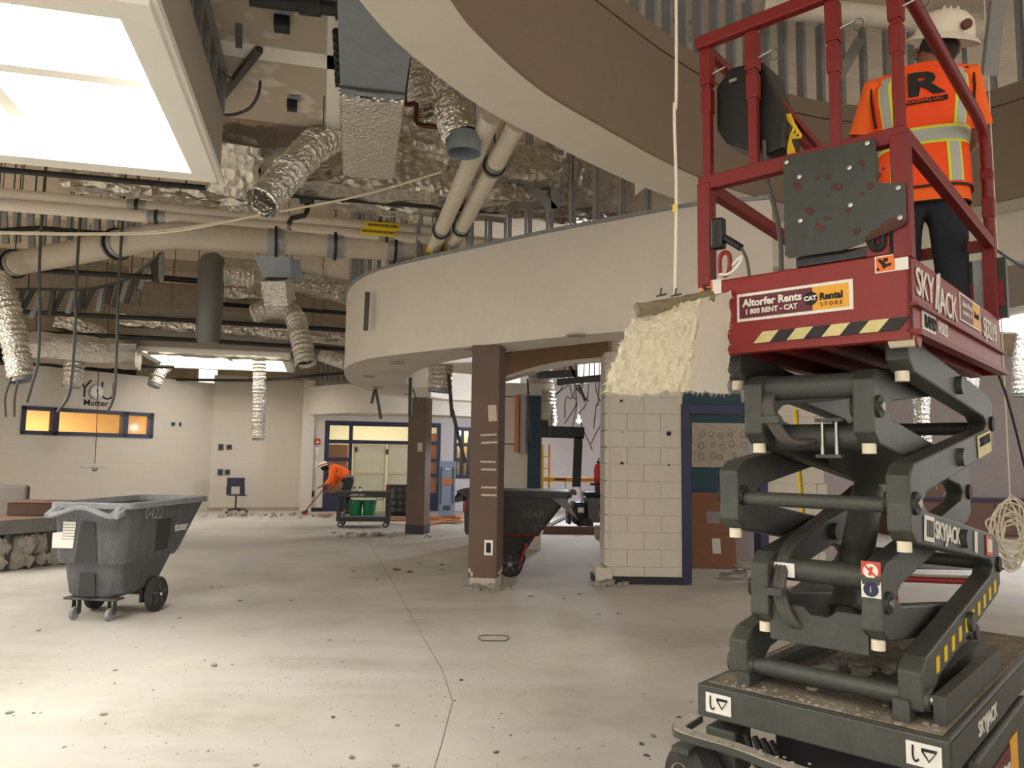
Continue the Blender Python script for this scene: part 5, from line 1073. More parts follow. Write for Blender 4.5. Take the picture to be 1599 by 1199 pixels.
# ================================================================ TILT CARTS
def rrect(x0,x1,w_,z,r,n=5):
    pts=[]
    for cx,cy,a0 in((x1-r,w_-r,0),(x0+r,w_-r,PI/2),(x0+r,-w_+r,PI),(x1-r,-w_+r,1.5*PI)):
        for k in range(n+1): a=a0+PI/2*k/n; pts.append(Vector((cx+r*math.cos(a),cy+r*math.sin(a),z)))
    return pts
def tilt_cart(label,loc,rz,dark):
    t=thing('tilt_cart',label,'cart',loc,rz); m='cart_black' if dark else 'cart_gray'
    lo=[(.2,.03,.60,.2,.08),(.24,0,.66,.25,.1),(.5,-.03,.83,.285,.1),(.52,-.05,.86,.30,.1)]; up=[(.505,-.06,.85,.315,.1),(.55,-.075,.9,.325,.1),(.985,-.085,1.24,.36,.09)]
    low=B().loft([rrect(x0,x1,w_,z,r) for z,x0,x1,w_,r in lo]).build('lower_tub',m,t,True)
    mb=B(); rings=[rrect(x0,x1,w_,z,r) for z,x0,x1,w_,r in up]; inner=[rrect(-.06,1.21,.335,.99,.08),rrect(-.03,.86,.29,.53,.08)]
    mb.loft(rings,False); mb.add(rings[0],[tuple(range(len(rings[0])))]); mb.loft(inner,False); mb.add(inner[-1],[tuple(range(len(inner[-1])))]); bodyu=mb.build('upper_body',m,t,True)
    B().loft([rrect(-.1,1.27,.385,.985,.09),rrect(-.105,1.28,.39,.99,.09),rrect(-.105,1.28,.39,1.03,.09),rrect(-.095,1.27,.38,1.04,.09),rrect(-.06,1.22,.34,1.04,.08),rrect(-.06,1.21,.335,.985,.08)],False).build('rim',m if dark else 'rim_gray',t,True)
    hp=[(-.10,.30,1.0),(-.17,.30,.93),(-.19,.2,.95),(-.185,.06,.995),(-.185,-.06,.995),(-.19,-.2,.95),(-.17,-.30,.93),(-.10,-.30,1.0)]
    B().sweep(spline(hp,5),lambda i:[(.028*math.cos(a),.022*math.sin(a)) for a in[q*PI/4 for q in range(8)]]).build('handle',m if dark else 'cart_light',t,True)
    for s in(-1,1): B().prism([(-.08,s*.25,.93),(-.19,s*.25,.905),(-.19,s*.25,.945),(-.08,s*.25,1.0)],(0,s*.1,0)).build('handle_mount',m if dark else 'cart_light',t,True,.01)
    if not dark:
        B().prism([(-.0835,.105,.52),(-.0835,-.105,.52),(-.0905,-.075,.87),(-.0905,.06,.87)],(-.004,0,0)).build('front_recess_shade','recess_shade',t,True,.0); B().prism([(-.028,.085,.22),(-.028,-.075,.22),(-.036,-.065,.42),(-.036,.075,.42)],(-.008,0,0)).build('lower_recess_shade','recess_shade',t,True)  # raised dark plates; the recesses' shade is in their colour
        lb=B().prism([(-.087,.325,.64),(-.087,.125,.64),(-.0885,.11,.87),(-.0885,.23,.87),(-.0885,.23,.78),(-.088,.325,.77)],(-.005,0,0)).build('paper_label','sticker_white',t,True)
        for k in range(6): B().box((-.0945,.175,.72+k*.025),(.002,.13-.01*(k%3),.004)).build('label_line','black_base',lb,True)
        sl=(.36-.325)/(.985-.55); wz=lambda z:-(.325+(z-.55)*sl)-.004
        B().prism([(.42,wz(.57),.57),(.62,wz(.57),.57),(.64,wz(.86),.86),(.40,wz(.86),.86)],(0,.006,0)).build('side_panel','recess_shade',t,True)  # flat plate in the same darkened recess colour
        text('toter',.115,'chalk',frame((.82,wz(.76)-.002,.76),(1,0,0),(0,-.08,1)),t,'brand_lettering',sx=.95,bold=.004); text('0422',.15,'chalk',frame((.33,wz(.92)-.001,.925),(1,0,-.06),(0,-.08,1)),t,'chalk_number',ext=.0005,sx=.95,bold=-.0045)
    else:
        sl=(.36-.325)/(.985-.55); wz=lambda z:-(.325+(z-.55)*sl)-.004
        text('BEAR',.12,'steel_dark',frame((.8,wz(.75)-.002,.77),(1,0,0),(0,-.08,1)),t,'stencil_lettering',bold=.002); text('L    ST',.12,'steel_dark',frame((.78,wz(.6)-.002,.6),(1,0,0),(0,-.08,1)),t,'stencil_lettering',bold=.002)
        B().sweep(rrect(-.055,.87,.32,.515,.1)+[rrect(-.055,.87,.32,.515,.1)[0]],lambda i:[(.012*math.cos(a),.012*math.sin(a)) for a in[q*PI/3 for q in range(6)]]).build('red_strap','red',t,True)
        B().box((-.06,-.3,.86),(.05,.08,.14)).build('red_latch','red',t,True,.01); B().bar((.72,-.3,.42),(.62,-.34,.1),.03,.03).build('red_brace','red',t,True)
        B().prism([(.95,-.36,1.05),(1.2,-.38,1.0),(1.36,-.39,.72),(1.1,-.38,.93)],(0,.1,0)).build('loose_flap','tarp',t,True); B().loft([rrect(-.16,1.34,.42,1.03,.05),rrect(-.16,1.34,.42,1.06,.05),rrect(-.1,1.2,.36,1.07,.05)]).build('lid',m,t,True)
    for s in(-1,1):
        wz_=B().lathe((.52,s*.27,.16),[(.05,0),(.13,.0),(.16,.015),(.16,.055),(.135,.075),(.12,.07)],28,(0,s,0)).build('wheel','rubber',t,True)
        B().lathe((.52,s*.27,.16),[(.02,.085),(.03,.085),(.035,.06),(.12,.062),(.12,.05),(.02,.05)],24,(0,s,0)).build('hub','black_base' if not dark else 'galv',wz_,True); B().lathe((.52,s*.27,.16),[(.012,.095),(.016,.09),(.02,.06)],10,(0,s,0)).build('hub_cap','bolt',wz_,True)
        for k in range(5): a=k*2*PI/5+.3; B().bar((.52+.03*math.cos(a),s*.335,.16+.03*math.sin(a)),(.52+.11*math.cos(a),s*.335,.16+.11*math.sin(a)),.018,.012,(0,1,0)).build('spoke','cart_gray',wz_,True)
        cs=B().lathe((.05,s*.17-.012,.055),[(.01,0),(.05,.0),(.055,.006),(.055,.026),(.05,.032),(.01,.032)],18,(0,1,0)).build('caster','cart_light' if not dark else 'rubber',t,True)
        B().box((.07,s*.17+.026,.11),(.05,.006,.12)).box((.07,s*.17-.026,.11),(.05,.006,.12)).box((.08,s*.17,.175),(.09,.07,.012)).build('caster_fork','steel_dark',cs,True)
    B().box((.06,0,.19),(.12,.5,.018)).build('caster_plate','steel_dark',t,True); B().cyl((.52,-.3,.16),(.52,.3,.16),.014,10).build('axle','steel_dark',t,True); B().box((.4,-.24,.17),(.04,.03,.14)).build('axle_bracket','black_base',t,True)
    return t
tilt_cart('dusty grey tilt cart with chalk number standing left on the floor',Vector((-3.70,6.82,0)),R(83),False)
p=atZ(735,905,0); tilt_cart('black tilt cart with red strap behind the front brown column',Vector((p.x-.02,9.95,0)),R(-4),True)
# ================================================================ UTILITY CART, BUCKETS
p=atZ(524,824,0); ucx=p.x; uc=thing('utility_cart','grey two shelf utility cart carrying green buckets','cart',Vector((p.x,p.y,0)),R(6))
UL=1.08; UW=.6
sh1=B().box((UL/2,UW/2,.70),(UL+.06,UW,.05)).build('top_shelf','cart_black',uc,True,.012); B().box((UL/2,-.005,.665),(UL,.03,.1)).box((UL/2,UW,.665),(UL,.03,.1)).box((0,UW/2,.665),(.03,UW,.1)).box((UL,UW/2,.665),(.03,UW,.1)).build('top_rim','cart_black',sh1,True,.006)
text('AERPORT',.07,'chalk',frame((.42,-.022,.66),(1,0,0),(0,0,1)),sh1,bold=.001)
B().box((UL/2,UW/2,.17),(UL,UW,.09)).build('bottom_shelf','cart_black',uc,True,.012); B().box((UL/2,UW/2,.225),(UL-.06,UW-.06,.02)).build('shelf_mat','cart_light',uc,True)
for x in(.045,UL-.045):
    for y in(.04,UW-.04): B().box((x,y,.42),(.08,.06,.5)).build('corner_post','cart_black',uc,True,.008)
for x in(.08,UL-.08):
    for y in(.06,UW-.06):
        w_=B().lathe((x,y-.015,.06),[(.01,0),(.055,0),(.06,.008),(.06,.025),(.055,.033),(.01,.033)],16,(0,1,0)).build('caster','rubber',uc,True); B().lathe((x,y-.018,.06),[(.03,0),(.03,.004)],12,(0,-1,0)).build('caster_hub','chrome',w_,True); B().box((x,y,.12),(.05,.05,.03)).build('caster_mount','steel_dark',w_,True)
MU=PM[uc.name]
for k,(x,y,lb) in enumerate(((.36,.28,'left green bucket on the lower shelf of the utility cart'),(.64,.3,'right green bucket on the lower shelf of the utility cart'))):
    p=MU@Vector((x,y,.236)); t=thing('bucket',lb,'bucket',p); B().lathe((0,0,0),[(.115,0),(.118,.01),(.14,.27),(.15,.27),(.15,.3),(.14,.3),(.115,.02)],24).build('pail','green_bucket',t,True); B().lathe((0,0,0),[(.146,.22),(.15,.222),(.15,.23),(.143,.232)],24).build('pail_ring','green_bucket',t,True)
    B().tube([(.152*math.cos(a),-.152*abs(math.sin(a))-.0,.25-.1*math.sin(a)) for a in[PI*q/10 for q in range(11)]],.003,5).build('bail','chrome',t,True)
for x,lb in((.32,'left small metal fitting on the utility cart top'),(.44,'right small metal fitting on the utility cart top')):
    p=MU@Vector((x,.25,.726)); t=thing('metal_fitting',lb,'fitting',p); B().lathe((0,0,0),[(.03,0),(.03,.03),(.02,.05),(.02,.08),(.028,.09)],12).build('body','chrome',t,True); B().bar((0,0,.06),(.04,0,.07),.015,.015).build('lever','black_base',t,True)
p=MU@Vector((.1,.2,.236)); t=thing('small_tin','small pale tin on the lower shelf of the utility cart','tin',p); B().lathe((0,0,0),[(.05,0),(.05,.06),(.045,.065)],16).build('can','galv',t,True)
# ================================================================ SWIVEL CHAIR
p=atZ(372,800,0); p.y-=.2; sc=thing('swivel_chair','dark blue plastic swivel chair alone by the far corner','chair',p,R(25))
B().box((0,-.02,.45),(.42,.42,.025)).build('seat','chair_navy',sc,True,.012)
bs=B()
zs=[.47,.55,.62,.7,.78,.84]; 
def bx_(x0,x1,z0,z1): bs.add([Vector((x0,.2+.1*(z0-.45),z0)),Vector((x1,.2+.1*(z0-.45),z0)),Vector((x1,.2+.1*(z1-.45),z1)),Vector((x0,.2+.1*(z1-.45),z1)),Vector((x0,.225+.1*(z0-.45),z0)),Vector((x1,.225+.1*(z0-.45),z0)),Vector((x1,.225+.1*(z1-.45),z1)),Vector((x0,.225+.1*(z1-.45),z1))],[(0,1,2,3),(7,6,5,4),(0,1,5,4),(1,2,6,5),(2,3,7,6),(3,0,4,7)])
bx_(-.22,-.1,.44,.64); bx_(.1,.22,.44,.64); bx_(-.21,.21,.64,.86); bs.build('backrest','chair_navy',sc,True)
B().cyl((0,0,.1),(0,0,.44),.022,12).build('gas_post','steel_dark',sc,True); B().bar((.05,0,.43),(.27,.0,.42),.02,.015).build('lever','black_base',sc,True)
for k in range(5):
    a=k*2*PI/5; l_=B().bar((0,0,.11),(.26*math.cos(a),.26*math.sin(a),.075),.045,.03).build('base_leg','black_base',sc,True); B().ball((.26*math.cos(a),.26*math.sin(a),.03),.03,5).build('caster','black_plastic',l_,True)
# ================================================================ SECOND WORKER, BROOM
wq=atZ(524,800,0); w2=thing('person','person in orange shirt bending to sweep by the storefront','person',Vector((wq.x+.38,18.9,0)),R(96))
J2=dict(hip=H_(-.05,-.1,.86),waist=H_(-.04,.03,1.0),chest=H_(-.03,.25,1.14),neck0=H_(-.02,.37,1.2),neck1=H_(0,.43,1.2),head=H_(0,.52,1.17),crown=H_(0,.58,1.2),
 shL=H_(-.2,.3,1.15),elL=H_(-.2,.34,.85),wrL=H_(-.1,.52,.72),haL=H_(-.07,.59,.69),shR=H_(.16,.3,1.15),elR=H_(.2,.22,.86),wrR=H_(.12,.38,.62),haR=H_(.08,.44,.58),
 hpL=H_(-.13,-.09,.82),knL=H_(-.15,.05,.46),anL=H_(-.16,-.04,.09),toL=H_(-.16,.1,.04),hpR=H_(.05,-.1,.82),knR=H_(.08,-.02,.46),anR=H_(.1,-.2,.09),toR=H_(.1,-.06,.04))
body_of(w2,J2)
skin('shirt',[[(J2['hip']+H_(0,.05,.07),.165),(J2['waist'],.16),(J2['chest'],.16),(J2['neck0'],.09)],[(J2['chest'],.16),(J2['shL'],.085),(J2['elL'],.07),(J2['wrL'].lerp(J2['elL'],.25),.05)],[(J2['chest'],.16),(J2['shR'],.085),(J2['elR'],.07),(J2['wrR'].lerp(J2['elR'],.25),.05)]],'shirt_orange',w2,2)
skin('trousers',[[(J2['hip']+H_(0,.06,.05),.175),(J2['hip']-H_(0,0,.06),.165)],[(J2['hip']-H_(0,0,.06),.165),(J2['hpL'],.115),(J2['knL'],.08),(J2['anL']+H_(0,0,.03),.06)],[(J2['hip']-H_(0,0,.06),.165),(J2['hpR'],.115),(J2['knR'],.08),(J2['anR']+H_(0,0,.03),.06)]],'jeans',w2,2)
B().ball(J2['head'],.1,7,(.9,1.05,1.05)).build('hair','hair',w2,True)
mb=B().lathe(J2['head']+H_(0,.03,.02),[(.135,-.005),(.13,.02),(.11,.075),(.06,.11),(.001,.12)],22,(0,.35,1)); mb.build('hard_hat','hat_white',w2,True); B().lathe(J2['head']+H_(0,.03,.02),[(.137,.02),(.137,.045),(.128,.05)],22,(0,.35,1)).build('hat_band','sticker_red',w2,True)
for s in('L','R'): B().ball(J2['to'+s]-H_(0,.05,.0),.07,5,(.75,1.9,.55)).build('boot','hair',w2,True)
MW=PM[w2.name]; a=MW@H_(.06,.3,.92); b=MW@H_(-.03,.95,.08)
br=thing('push_broom','red handled push broom held by the bending worker','broom',Vector((b.x,b.y,0))); B().tube([a,b],.014,8).build('handle','red',br); dx=MW.to_3x3()@H_(1,0,0)
B().bar(b-dx*.25-Vector((0,0,.01)),b+dx*.25-Vector((0,0,.01)),.07,.04).build('head','black_base',br); B().bar(b-dx*.24-Vector((0,0,.055)),b+dx*.24-Vector((0,0,.055)),.06,.05).build('bristles','sticker_red',br)
# ================================================================ THINGS BY THE STOREFRONT
p=atZ(612,801,0); fb_=thing('equipment_case','maroon sided case with round dark grille by the storefront','case',Vector((p.x,18.6,0)),R(8))
cx_=.42; B().box((cx_,.25,.4),(.72,.45,.72)).build('case_body','black_base',fb_,True,.03); B().box((.04,.25,.4),(.09,.5,.74)).build('side_cover','maroon',fb_,True,.03); B().box((cx_,.25,.03),(.6,.4,.06)).build('feet','black_plastic',fb_,True)
for i in range(4):
    for j in range(4): B().lathe((.18+i*.16,.022,.16+j*.16),[(.055,0),(.06,.006),(.045,.012),(.03,.004),(.0,.004)],14,(0,-1,0)).build('grille_dome','steel_dark',fb_,True)
B().tube(spline([(.0,.0,.6),(-.2,-.02,.5),(-.22,-.02,.42),(-.1,-.02,.4),(.0,.0,.5)],5),.012,6).build('cable_loop','hose',fb_,True)
rn=random.Random(5)
pk=[((605,804,17.6),(690,808,17.4)),((600,812,16.6),(668,812,16.4)),((640,800,17.8),(720,798,17.6)),((668,812,16.4),(706,800,17.2)),((680,800,17.4),(722,806,17.0)),((655,806,17.2),(724,812,16.8)),((500,806,18.0),(520,806,18.0)),((690,796,17.8),(716,803,17.5))]
for k,(a,b) in enumerate(pk):
    A_=Vector((atY(*a).x,a[2],.04+.03*(k%3))); B_=Vector((atY(*b).x,b[2],.05+.035*((k+1)%3)))
    lbs=['orange brown board lying flat before the equipment case','lowest orange brown board left of the rear column','longest orange brown board in the pile by the leaning door','slanted orange brown board leaning on the pile','short orange brown board right of the rear column','flat orange brown board at the front of the pile','short reddish board by the broom','top orange brown board by the leaning door']
    tag(B().bar(A_,B_,.14,.035).build('wood_board','wood_orange'),lbs[k],'board','boards piled by the storefront')
p=atY(686,720,18.3); q=atY(710,795,18.3); ld=thing('leaning_door','pale blue grey door leaning by the inner window','door',Vector((p.x,18.3,0)),R(3)); dw=q.x-p.x; dh=p.z
B().prism([(0,0,0),(dw,0,0),(dw,.12,dh),(0,.12,dh)],(0,.05,0)).build('door_leaf','blue_gray_door',ld,True); B().prism([(dw*.14,-.012+.12*.58,dh*.58),(dw*.85,-.012+.12*.58,dh*.58),(dw*.85,-.012+.12*.7,dh*.7),(dw*.14,-.012+.12*.7,dh*.7)],(0,.02,0)).build('wood_patch','wood_orange',ld,True)
for x in(.13,.87): B().bar((dw*x,-.01+.12*.2,dh*.24),(dw*x,-.01+.12*.9,dh*.9),.018,.01,(0,1,0)).build('dark_edge','black_base',ld,True)
B().prism([(dw*.3,-.006+.02,dh*.14),(dw*.72,-.006+.02,dh*.14),(dw*.72,.028,dh*.22),(dw*.3,.028,dh*.22)],(0,-.008,0)).build('vent','steel_dark',ld,True); B().box((dw*.5,.09,dh*.86),(.1,.02,.04)).build('tag','sticker_white',ld,True)
# ================================================================ LOW BENCH AT LEFT
bz=.62; f0=atZ(-40,896,0); f1=atZ(100,880,0); f2=atZ(130,868,0)
bnc=thing('curved_bench','torn open curved bench with grey edge and insulation below','bench',Vector((f0.x,f0.y,0)))
fe=spline([Vector((f0.x-.6,f0.y-.25,0)),Vector((f0.x,f0.y,0)),Vector((f1.x,f1.y,0)),Vector((f2.x+.2,f2.y+.5,0))],8); be=[p+Vector((-.4,.75,0)) for p in fe]
solid_curve(B(),fe,be,bz-.03,bz).build('bench_top','bench_top',bnc); solid_curve(B(),[p+Vector((.02,-.04,0)) for p in fe],fe,bz-.17,bz+.005).build('grey_edge','bench_edge',bnc)
solid_curve(B(),be,[p+Vector((-.02,.05,0)) for p in be],0,bz).build('back_board','wood_dark',bnc)
for k,p in enumerate(resample(fe,.24)): B().box((p.x,p.y+.06,(bz-.17)/2),(.05,.09,bz-.17)).build('stud','wood_dark' if k%2 else 'steel_dark',bnc)
rb=random.Random(9)
for k,p in enumerate(resample(fe,.16)):
    for z in range(2):
        pts=B(); pts.ball((p.x+rb.uniform(-.03,.03),p.y+.14+rb.uniform(-.03,.05),.1+.2*z),rb.uniform(.12,.16),6,(1,.6,1.0)); pts.v=[v+Vector((rb.uniform(-.03,.03),rb.uniform(-.03,.03),rb.uniform(-.03,.03))) for v in pts.v]
        for i,v in enumerate(pts.v):
            if v.z<0.002: pts.v[i]=Vector((v.x,v.y,.002))
        pts.build('insulation_clump','insulation' if False else 'rubble',bnc)
p=atZ(12,806,bz+.0); a_=atY(10,806,10.1); b_=atY(97,806,10.3)
bxw=thing('wood_box','low brown wooden box lying on the curved bench','box',Vector((a_.x,10.1,bz+.002)),R(6)); lw=b_.x-a_.x; B().box((lw/2,.25,.09),(lw,.5,.17)).build('box_body','wood_dark',bxw,True,.005); B().box((lw/2,.25,.18),(lw+.02,.52,.012)).build('box_lid','bench_top',bxw,True)
a_=atY(33,758,10.9); tag(B().box((a_.x-.35,11.05,.5*(a_.z)),(.75,.1,a_.z)).build('padded_panel','cushion_gray',None,False,.04),'grey padded panel standing behind the curved bench','panel')
# ================================================================ PASSAGE: SCAFFOLD, SCRAPER, FRAME, LAMP
sc0=atY(853,735,16.2).x; scf=thing('scaffold','yellow tube scaffold frame standing in the passage','scaffold',Vector((sc0,16.2,0)))
for x in(-.08,.06): B().cyl((x,0,0),(x,0,1.75),.024,10).build('upright','yellow_scaf',scf,True)
for z in(.25,.5,.75,1.0,1.25,1.5): B().cyl((-.08,0,z),(.06,0,z),.014,8).build('rung','yellow_scaf',scf,True)
B().box((.75,.0,1.02),(1.6,.05,.09)).build('side_beam','yellow_scaf',scf,True,.005)
for r in(.35,.5): B().tube(spline([(.06,0,.42-.2*(r-.35)),(.06+r*.7,0,.55),(.06+r,0,.75),(.06+r,0,1.0)],5),.014,8).build('curved_brace','yellow_scaf',scf,True)
B().cyl((1.5,0,0),(1.5,0,1.75),.024,10).build('upright','yellow_scaf',scf,True); B().box((.3,-.03,1.02),(.25,.006,.04)).build('frame_label','maroon',scf,True)
p=atZ(935,818,0); ms=thing('floor_scraper','black ride on floor scraper machine with seat in the passage','machine',Vector((atY(918,800,15.6).x,15.6,0)),R(4))
B().box((.36,.3,.42),(.72,.62,.5)).build('machine_body','cart_gray',ms,True,.04); B().box((-.14,.3,.36),(.3,.5,.46)).build('front_tank','black_plastic',ms,True,.05); B().box((-.36,.3,.3),(.06,.4,.35)).build('blade_lift','black_base',ms,True,.01)
B().bar((-.42,.3,.25),(-.85,.3,.03),.34,.03).build('scraper_blade','steel_stud',ms,True); B().box((-.7,.3,.05),(.4,.1,.05)).build('blade_holder','black_base',ms,True)
st_=B().box((.2,.3,.74),(.5,.45,.1)).build('seat','black_plastic',ms,True,.03); B().prism([(.4,.08,.74),(.5,.08,.74),(.62,.08,1.12),(.54,.08,1.14)],(0,.44,0)).build('seat_back','black_plastic',st_,True,.03); B().box((.25,.04,.95),(.4,.06,.06)).build('arm_rest','black_plastic',st_,True,.02)
for x in(.02,.06): B().cyl((x-.1,.2+x,.6),(x-.2,.2+x,1.02),.012,8).build('control_lever','chrome',ms,True)
for x in(-.02,.6):
    for y in(.0,.6): B().lathe((x,y,.13),[(.04,-.05),(.12,-.05),(.13,-.03),(.13,.03),(.12,.05),(.04,.05)],18,(0,1,0)).build('wheel','rubber',ms,True)
B().box((.32,-.015,.5),(.2,.006,.1)).build('blue_sticker','deep_blue',ms,True); B().box((.32,-.015,.36),(.2,.006,.12)).build('light_blue_sticker','blue_gray_door',ms,True); B().box((-.14,.045,.42),(.12,.006,.1)).build('white_sticker','sticker_white',ms,True)
ex=atY(936,760,15.5); fe_=thing('fire_extinguisher','red fire extinguisher mounted behind the scraper seat','extinguisher',Vector((ex.x,15.75,ex.z)))
B().lathe((0,0,0),[(.075,0),(.085,.02),(.085,.38),(.06,.45),(.03,.47)],20).build('cylinder','extinguisher',fe_,True); B().lathe((0,0,.47),[(.03,0),(.03,.05)],12).build('valve','black_base',fe_,True); B().bar((-.01,0,.53),(.05,0,.6),.03,.02).build('handle','black_base',fe_,True); B().tube(spline([(.02,0,.5),(.12,0,.5),(.16,0,.4),(.15,0,.1)],5),.013,8).build('hose','black_base',fe_,True)
B().box((0,.06,-.12),(.12,.06,.3)).build('bracket','steel_dark',fe_,True)
a_=atY(846,668,11.9); b_=atY(908,762,11.9); bf=thing('broken_door_frame','broken black door frame hanging in the passage','frame',Vector((b_.x-.05,11.9,b_.z)))
c0=atY(845,674,11.9); c1=atY(912,676,11.9); B().bar(c0,c1,.1,.18).build('head_rail','black_base',bf,False,.004); d0=atY(903,682,11.9); d1=atY(900,760,11.9); B().bar(d0,d1,.13,.1,(0,1,0)).build('jamb','black_base',bf,False,.004); B().bar(atY(848,656,11.9),atY(848,668,11.9),.16,.1,(0,1,0)).build('end_block','black_base',bf)
lp=atY(904,657,17.6); wl_=thing('work_light','glaring white work light in the passage','lamp',lp); B().ball((0,0,0),.055,8).build('bulb','bulb',wl_,True); B().lathe((0,0,.05),[(.02,0),(.035,.02),(.035,.1),(.01,.12)],14).build('socket','black_base',wl_,True); B().cyl((0,0,.16),(0,0,DECK-lp.z),.006,6).build('cord','black_ink',wl_,True)
lamp('work_light_lamp','POINT',lp-Vector((0,.1,.0)),240,(.86,.9,1),.06)
cu=atY(850,830,14.9); tag(B().box((atY(892,830,15).x,15,.075),(1.1,.12,.15)).build('wood_curb','casework',None,False,.006),'reddish brown board on edge across the passage','board')
tag(B().box((atY(938,820,14.2).x,14.2,.12),(.2,.25,.24)).build('concrete_footing','rubble',None,False,.01),'broken concrete lump beside the block pier','rubble')
# plywood leaning in the inner room
a_=atY(1075,850,10.6); b_=atY(1146,862,10.6); py0=atY(1078,768,10.9); pw=thing('leaning_plywood','brown plywood sheet with a cut-out leaning in the inner room','board',Vector((a_.x,10.55,0)))
w_=b_.x-a_.x+.03; hh_=1.02
def pq(x,z): return Vector((x+.02*z,.28*z,z))
mb=B()
for x0_,x1_,z0_,z1_ in((0,w_,0,.60),(0,w_*.42,.60,.76),(w_*.72,w_,.60,.76),(0,w_,.76,hh_)):
    mb.prism([pq(x0_,z0_),pq(x1_,z0_),pq(x1_,z1_),pq(x0_,z1_)],(0,.02,0))
mb.build('sheet','plywood',pw,True); mb=B().prism([pq(w_*.5,.2)+Vector((0,-.004,0)),pq(w_*.68,.2)+Vector((0,-.004,0)),pq(w_*.68,.4)+Vector((0,-.004,0)),pq(w_*.5,.4)+Vector((0,-.004,0))],(0,-.003,0)); mb.build('paper_note','sticker_white',pw,True)
tag(B().bar(atY(1150,555,5.2),atY(1178,735,5.2),.025,.012,(0,1,0)).build('loose_strip','steel_stud'),'thin metal strip hanging before the blue door frame','strip')
# ================================================================ RIGHT: CASEWORK, CABLES, RED BARRIER
cw=thing('casework','brown cabinet run with a blue edge against the mauve wall','cabinet',Vector((atY(1392,800,15.5).x,15.5,0)))
xe=5.2; B().box((xe/2,.3,.36),(xe,.6,.72)).build('carcass','casework',cw,True,.005); B().box((xe/2,.28,.745),(xe+.04,.66,.04)).build('blue_top_edge','deep_blue',cw,True)
for k in range(5): B().box((.52+k*1.04,-.012,.36),(1.0,.02,.62)).build('door_panel','casework',cw,True,.004); 
tb=thing('round_table_top','brown round table top tipped up by the casework','table',Vector((atY(1452,785,15.7).x,15.7,.745))); B().lathe((0,0,.34),[(.0,0),(.36,0),(.36,.03),(0,.03)],32,(0,-1,.15)).build('top','casework',tb,True); B().bar((-.02,-.04,.05),(-.05,-.09,.62),.015,.005,(0,1,0)).bar((.12,-.04,.05),(.1,-.09,.62),.015,.005,(0,1,0)).build('edge_strip','wall_cream',tb,True)
cbx=atY(1580,835,5.6); cbn=thing('cable_bundle','big tangle of coiled cream cable hanging at right','cable',Vector((cbx.x,5.6,cbx.z-.22)))
rc_=random.Random(4)
for k in range(15):
    ry=rc_.uniform(.09,.25); rx=rc_.uniform(.07,.16); ox=rc_.uniform(-.04,.04); oz=.22+rc_.uniform(-.05,.05); tw=rc_.uniform(-.5,.5); ph=rc_.uniform(0,6)
    pts=[Vector((ox+rx*math.cos(a)*(1+.15*math.sin(3*a+ph)),rx*.5*math.sin(a+tw)*tw+rc_.uniform(-.006,.006),oz+ry*math.sin(a)*(1+.1*math.cos(2*a+ph)))) for a in[2*PI*q/26 for q in range(27)]]
    B().tube(pts,.006,6).build('cable_loop','cord',cbn,True)
B().tube([(0,0,.42),(.0,0,1.4),(-.02,0,DECK-cbx.z+.2)],.005,6).build('hanging_wire','cord',cbn,True)
rb_=thing('red_barrier','low red tube barrier behind the scissor lift','barrier',Vector((atY(1440,930,7.6).x,7.6,0)))
a_=atY(1385,903,7.6); b_=atY(1515,908,7.6); B().tube([a_,b_],.03,12).build('top_tube','red',rb_); 
for q_ in(a_.lerp(b_,.08),a_.lerp(b_,.97)): B().tube([q_,Vector((q_.x+.02,q_.y,.0))],.026,12).build('leg','red',rb_)
B().tube([a_+Vector((0,0,.045)),a_.lerp(b_,.5)+Vector((0,0,.04)),b_+Vector((0,0,.045))],.014,8).build('twisted_rope','rubble',rb_)
def lump(label,px,py,n,rx,ry,hz_,m='rubble',group=None,name='rubble_pile'):
    p=atZ(px,py,0); t=thing(name,label,'rubble',p,0,group); r_=random.Random(int(px*7+py))
    for k in range(n):
        a=r_.uniform(0,6.28); d_=r_.random()**.6; s_=r_.uniform(.02,.07)*(1.25-d_*.6); mb=B(); mb.ball((0,0,0),s_,3,(r_.uniform(.7,1.3),r_.uniform(.7,1.3),r_.uniform(.4,.9)))
        mb.v=[v*r_.uniform(.8,1.2) for v in mb.v]; lo=min(v.z for v in mb.v); z_=hz_*(1-d_)*r_.uniform(.2,1); mb.v=[v+Vector((rx*d_*math.cos(a),ry*d_*math.sin(a),z_-lo-.002)) for v in mb.v]; mb.build('chunk',m,t,True)
lump('heap of broken masonry at the right jamb of the blue door frame',1162,905,26,.32,.25,.22); lump('small rubble line along the foot of the block pier',950,914,16,.25,.06,.02)
lump('crumbs around the base of the front brown column',757,921,18,.3,.08,.01); lump('pale demolition scraps under the swivel chair',358,806,34,1.0,.5,.12,'plaster_raw'); lump('wide scatter of demolition scraps left of the utility cart',440,806,40,1.6,.5,.05); lump('dark crumbs on the floor left of the rear column',590,836,22,1.4,.6,.02,'rubble'); lump('rubble heap at the foot of the casework',1540,872,30,1.1,.4,.2,'tarp')
tp0=atZ(1555,905,0); tag(B().loft([[Vector((tp0.x+math.cos(a)*r*1.3,11.2+math.sin(a)*r*.5,z+.03*math.sin(5*a))) for a in[q*PI/10 for q in range(20)]] for r,z in((.9,.0),(.85,.08),(.6,.16),(.3,.2))]).build('grey_tarp','tarp'),'crumpled grey tarp on the floor at right','tarp')
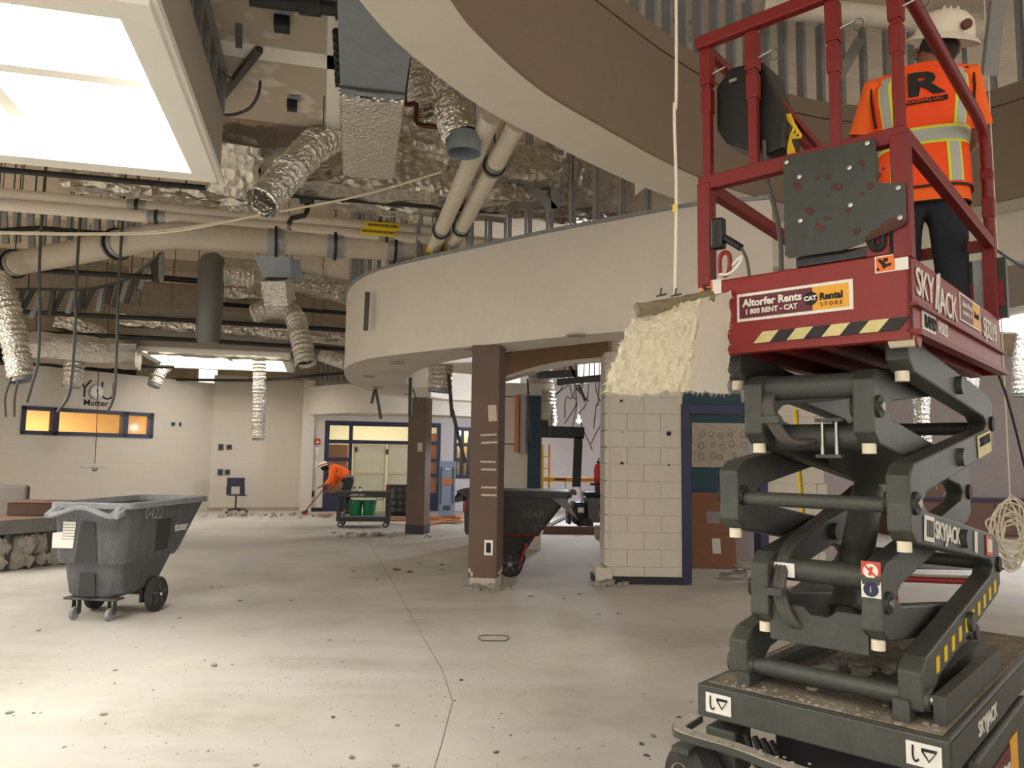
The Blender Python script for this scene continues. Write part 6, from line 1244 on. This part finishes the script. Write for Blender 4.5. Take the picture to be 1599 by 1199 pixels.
# debris on the open floor
deb=random.Random(21)
known=[(15,1113,.045),(270,980,.03),(455,938,.05),(375,938,.04),(330,917,.045),(345,917,.05),(515,1000,.04),(935,960,.04),(520,1120,.03),(620,1133,.025),(550,1184,.03),(617,1196,.035),(335,1040,.045),(640,893,.09),(620,890,.1),(690,890,.07),(552,893,.06),(655,880,.06),(588,905,.04),(690,882,.06),(770,927,.07),(830,931,.06),(720,1062,.035),(162,1116,.04),(1002,1162,.03),(775,1175,.03),(60,985,.04),(180,1047,.03),(280,965,.03),(880,935,.03),(905,928,.04),(965,958,.03),(1040,1000,.03),(1020,1150,.02),(1060,1120,.02),(1010,1180,.02),(400,1195,.03)]
protos=[]
for k in range(6):
    mb=B(); mb.ball((0,0,0),1,3,(1,deb.uniform(.5,.9),deb.uniform(.25,.45))); mb.v=[v*deb.uniform(.75,1.25) for v in mb.v]; lo=min(v.z for v in mb.v); mb.v=[v-Vector((0,0,lo)) for v in mb.v]
    me=bpy.data.meshes.new('debris_chip'); me.from_pydata([tuple(v) for v in mb.v],[],mb.f); me.materials.append(M['rubble' if k<4 else 'rubble_dark']); protos.append(me)
spots=list(known)
for k in range(150):
    px=deb.uniform(-20,1120); py=830+deb.random()**1.3*370; 
    if 60<px<330 and py<960: continue
    if px>700 and py<925: continue
    spots.append((px,py,deb.uniform(.004,.011)))
for px,py,s in spots:
    p=atZ(px,py,0); o=bpy.data.objects.new('debris_chip',protos[deb.randrange(6)]); col.objects.link(o); o.location=(p.x,p.y,0); s_=s*(.62 if s>.02 else 1); o.scale=(s_,s_,s_*deb.uniform(.6,1)); o.rotation_euler=(0,0,deb.uniform(0,6)); tag(o,'loose chip of demolition debris lying on the concrete floor','debris','debris chips scattered on the floor')
gr=B()
for k in range(5200):
    px=deb.gauss(650,420); py=830+abs(deb.gauss(0,190)); 
    if py>1215 or px<-30 or px>1130 or (py<930 and px>690): continue
    p=atZ(px,py,0); s=deb.uniform(.0015,.0055); gr.add([p+Vector((s,0,.0005)),p+Vector((-.5*s,.87*s,.0005)),p+Vector((-.5*s,-.87*s,.0005)),p+Vector((0,0,s*.9))],[(0,1,3),(1,2,3),(2,0,3)])
o=tag(gr.build('floor_grit','rubble'),'fine grit and dust crumbs over the concrete floor','grit'); o['kind']='stuff'
c_=atZ(771,997,0); tag(B().tube([Vector((c_.x+.125*math.cos(a),c_.y+.11*math.sin(a),.006+.004*math.sin(3*a))) for a in[2*PI*q/30 for q in range(31)]],.0045,6).build('wire_ring','steel_dark'),'thin wire ring lying on the open floor','wire')
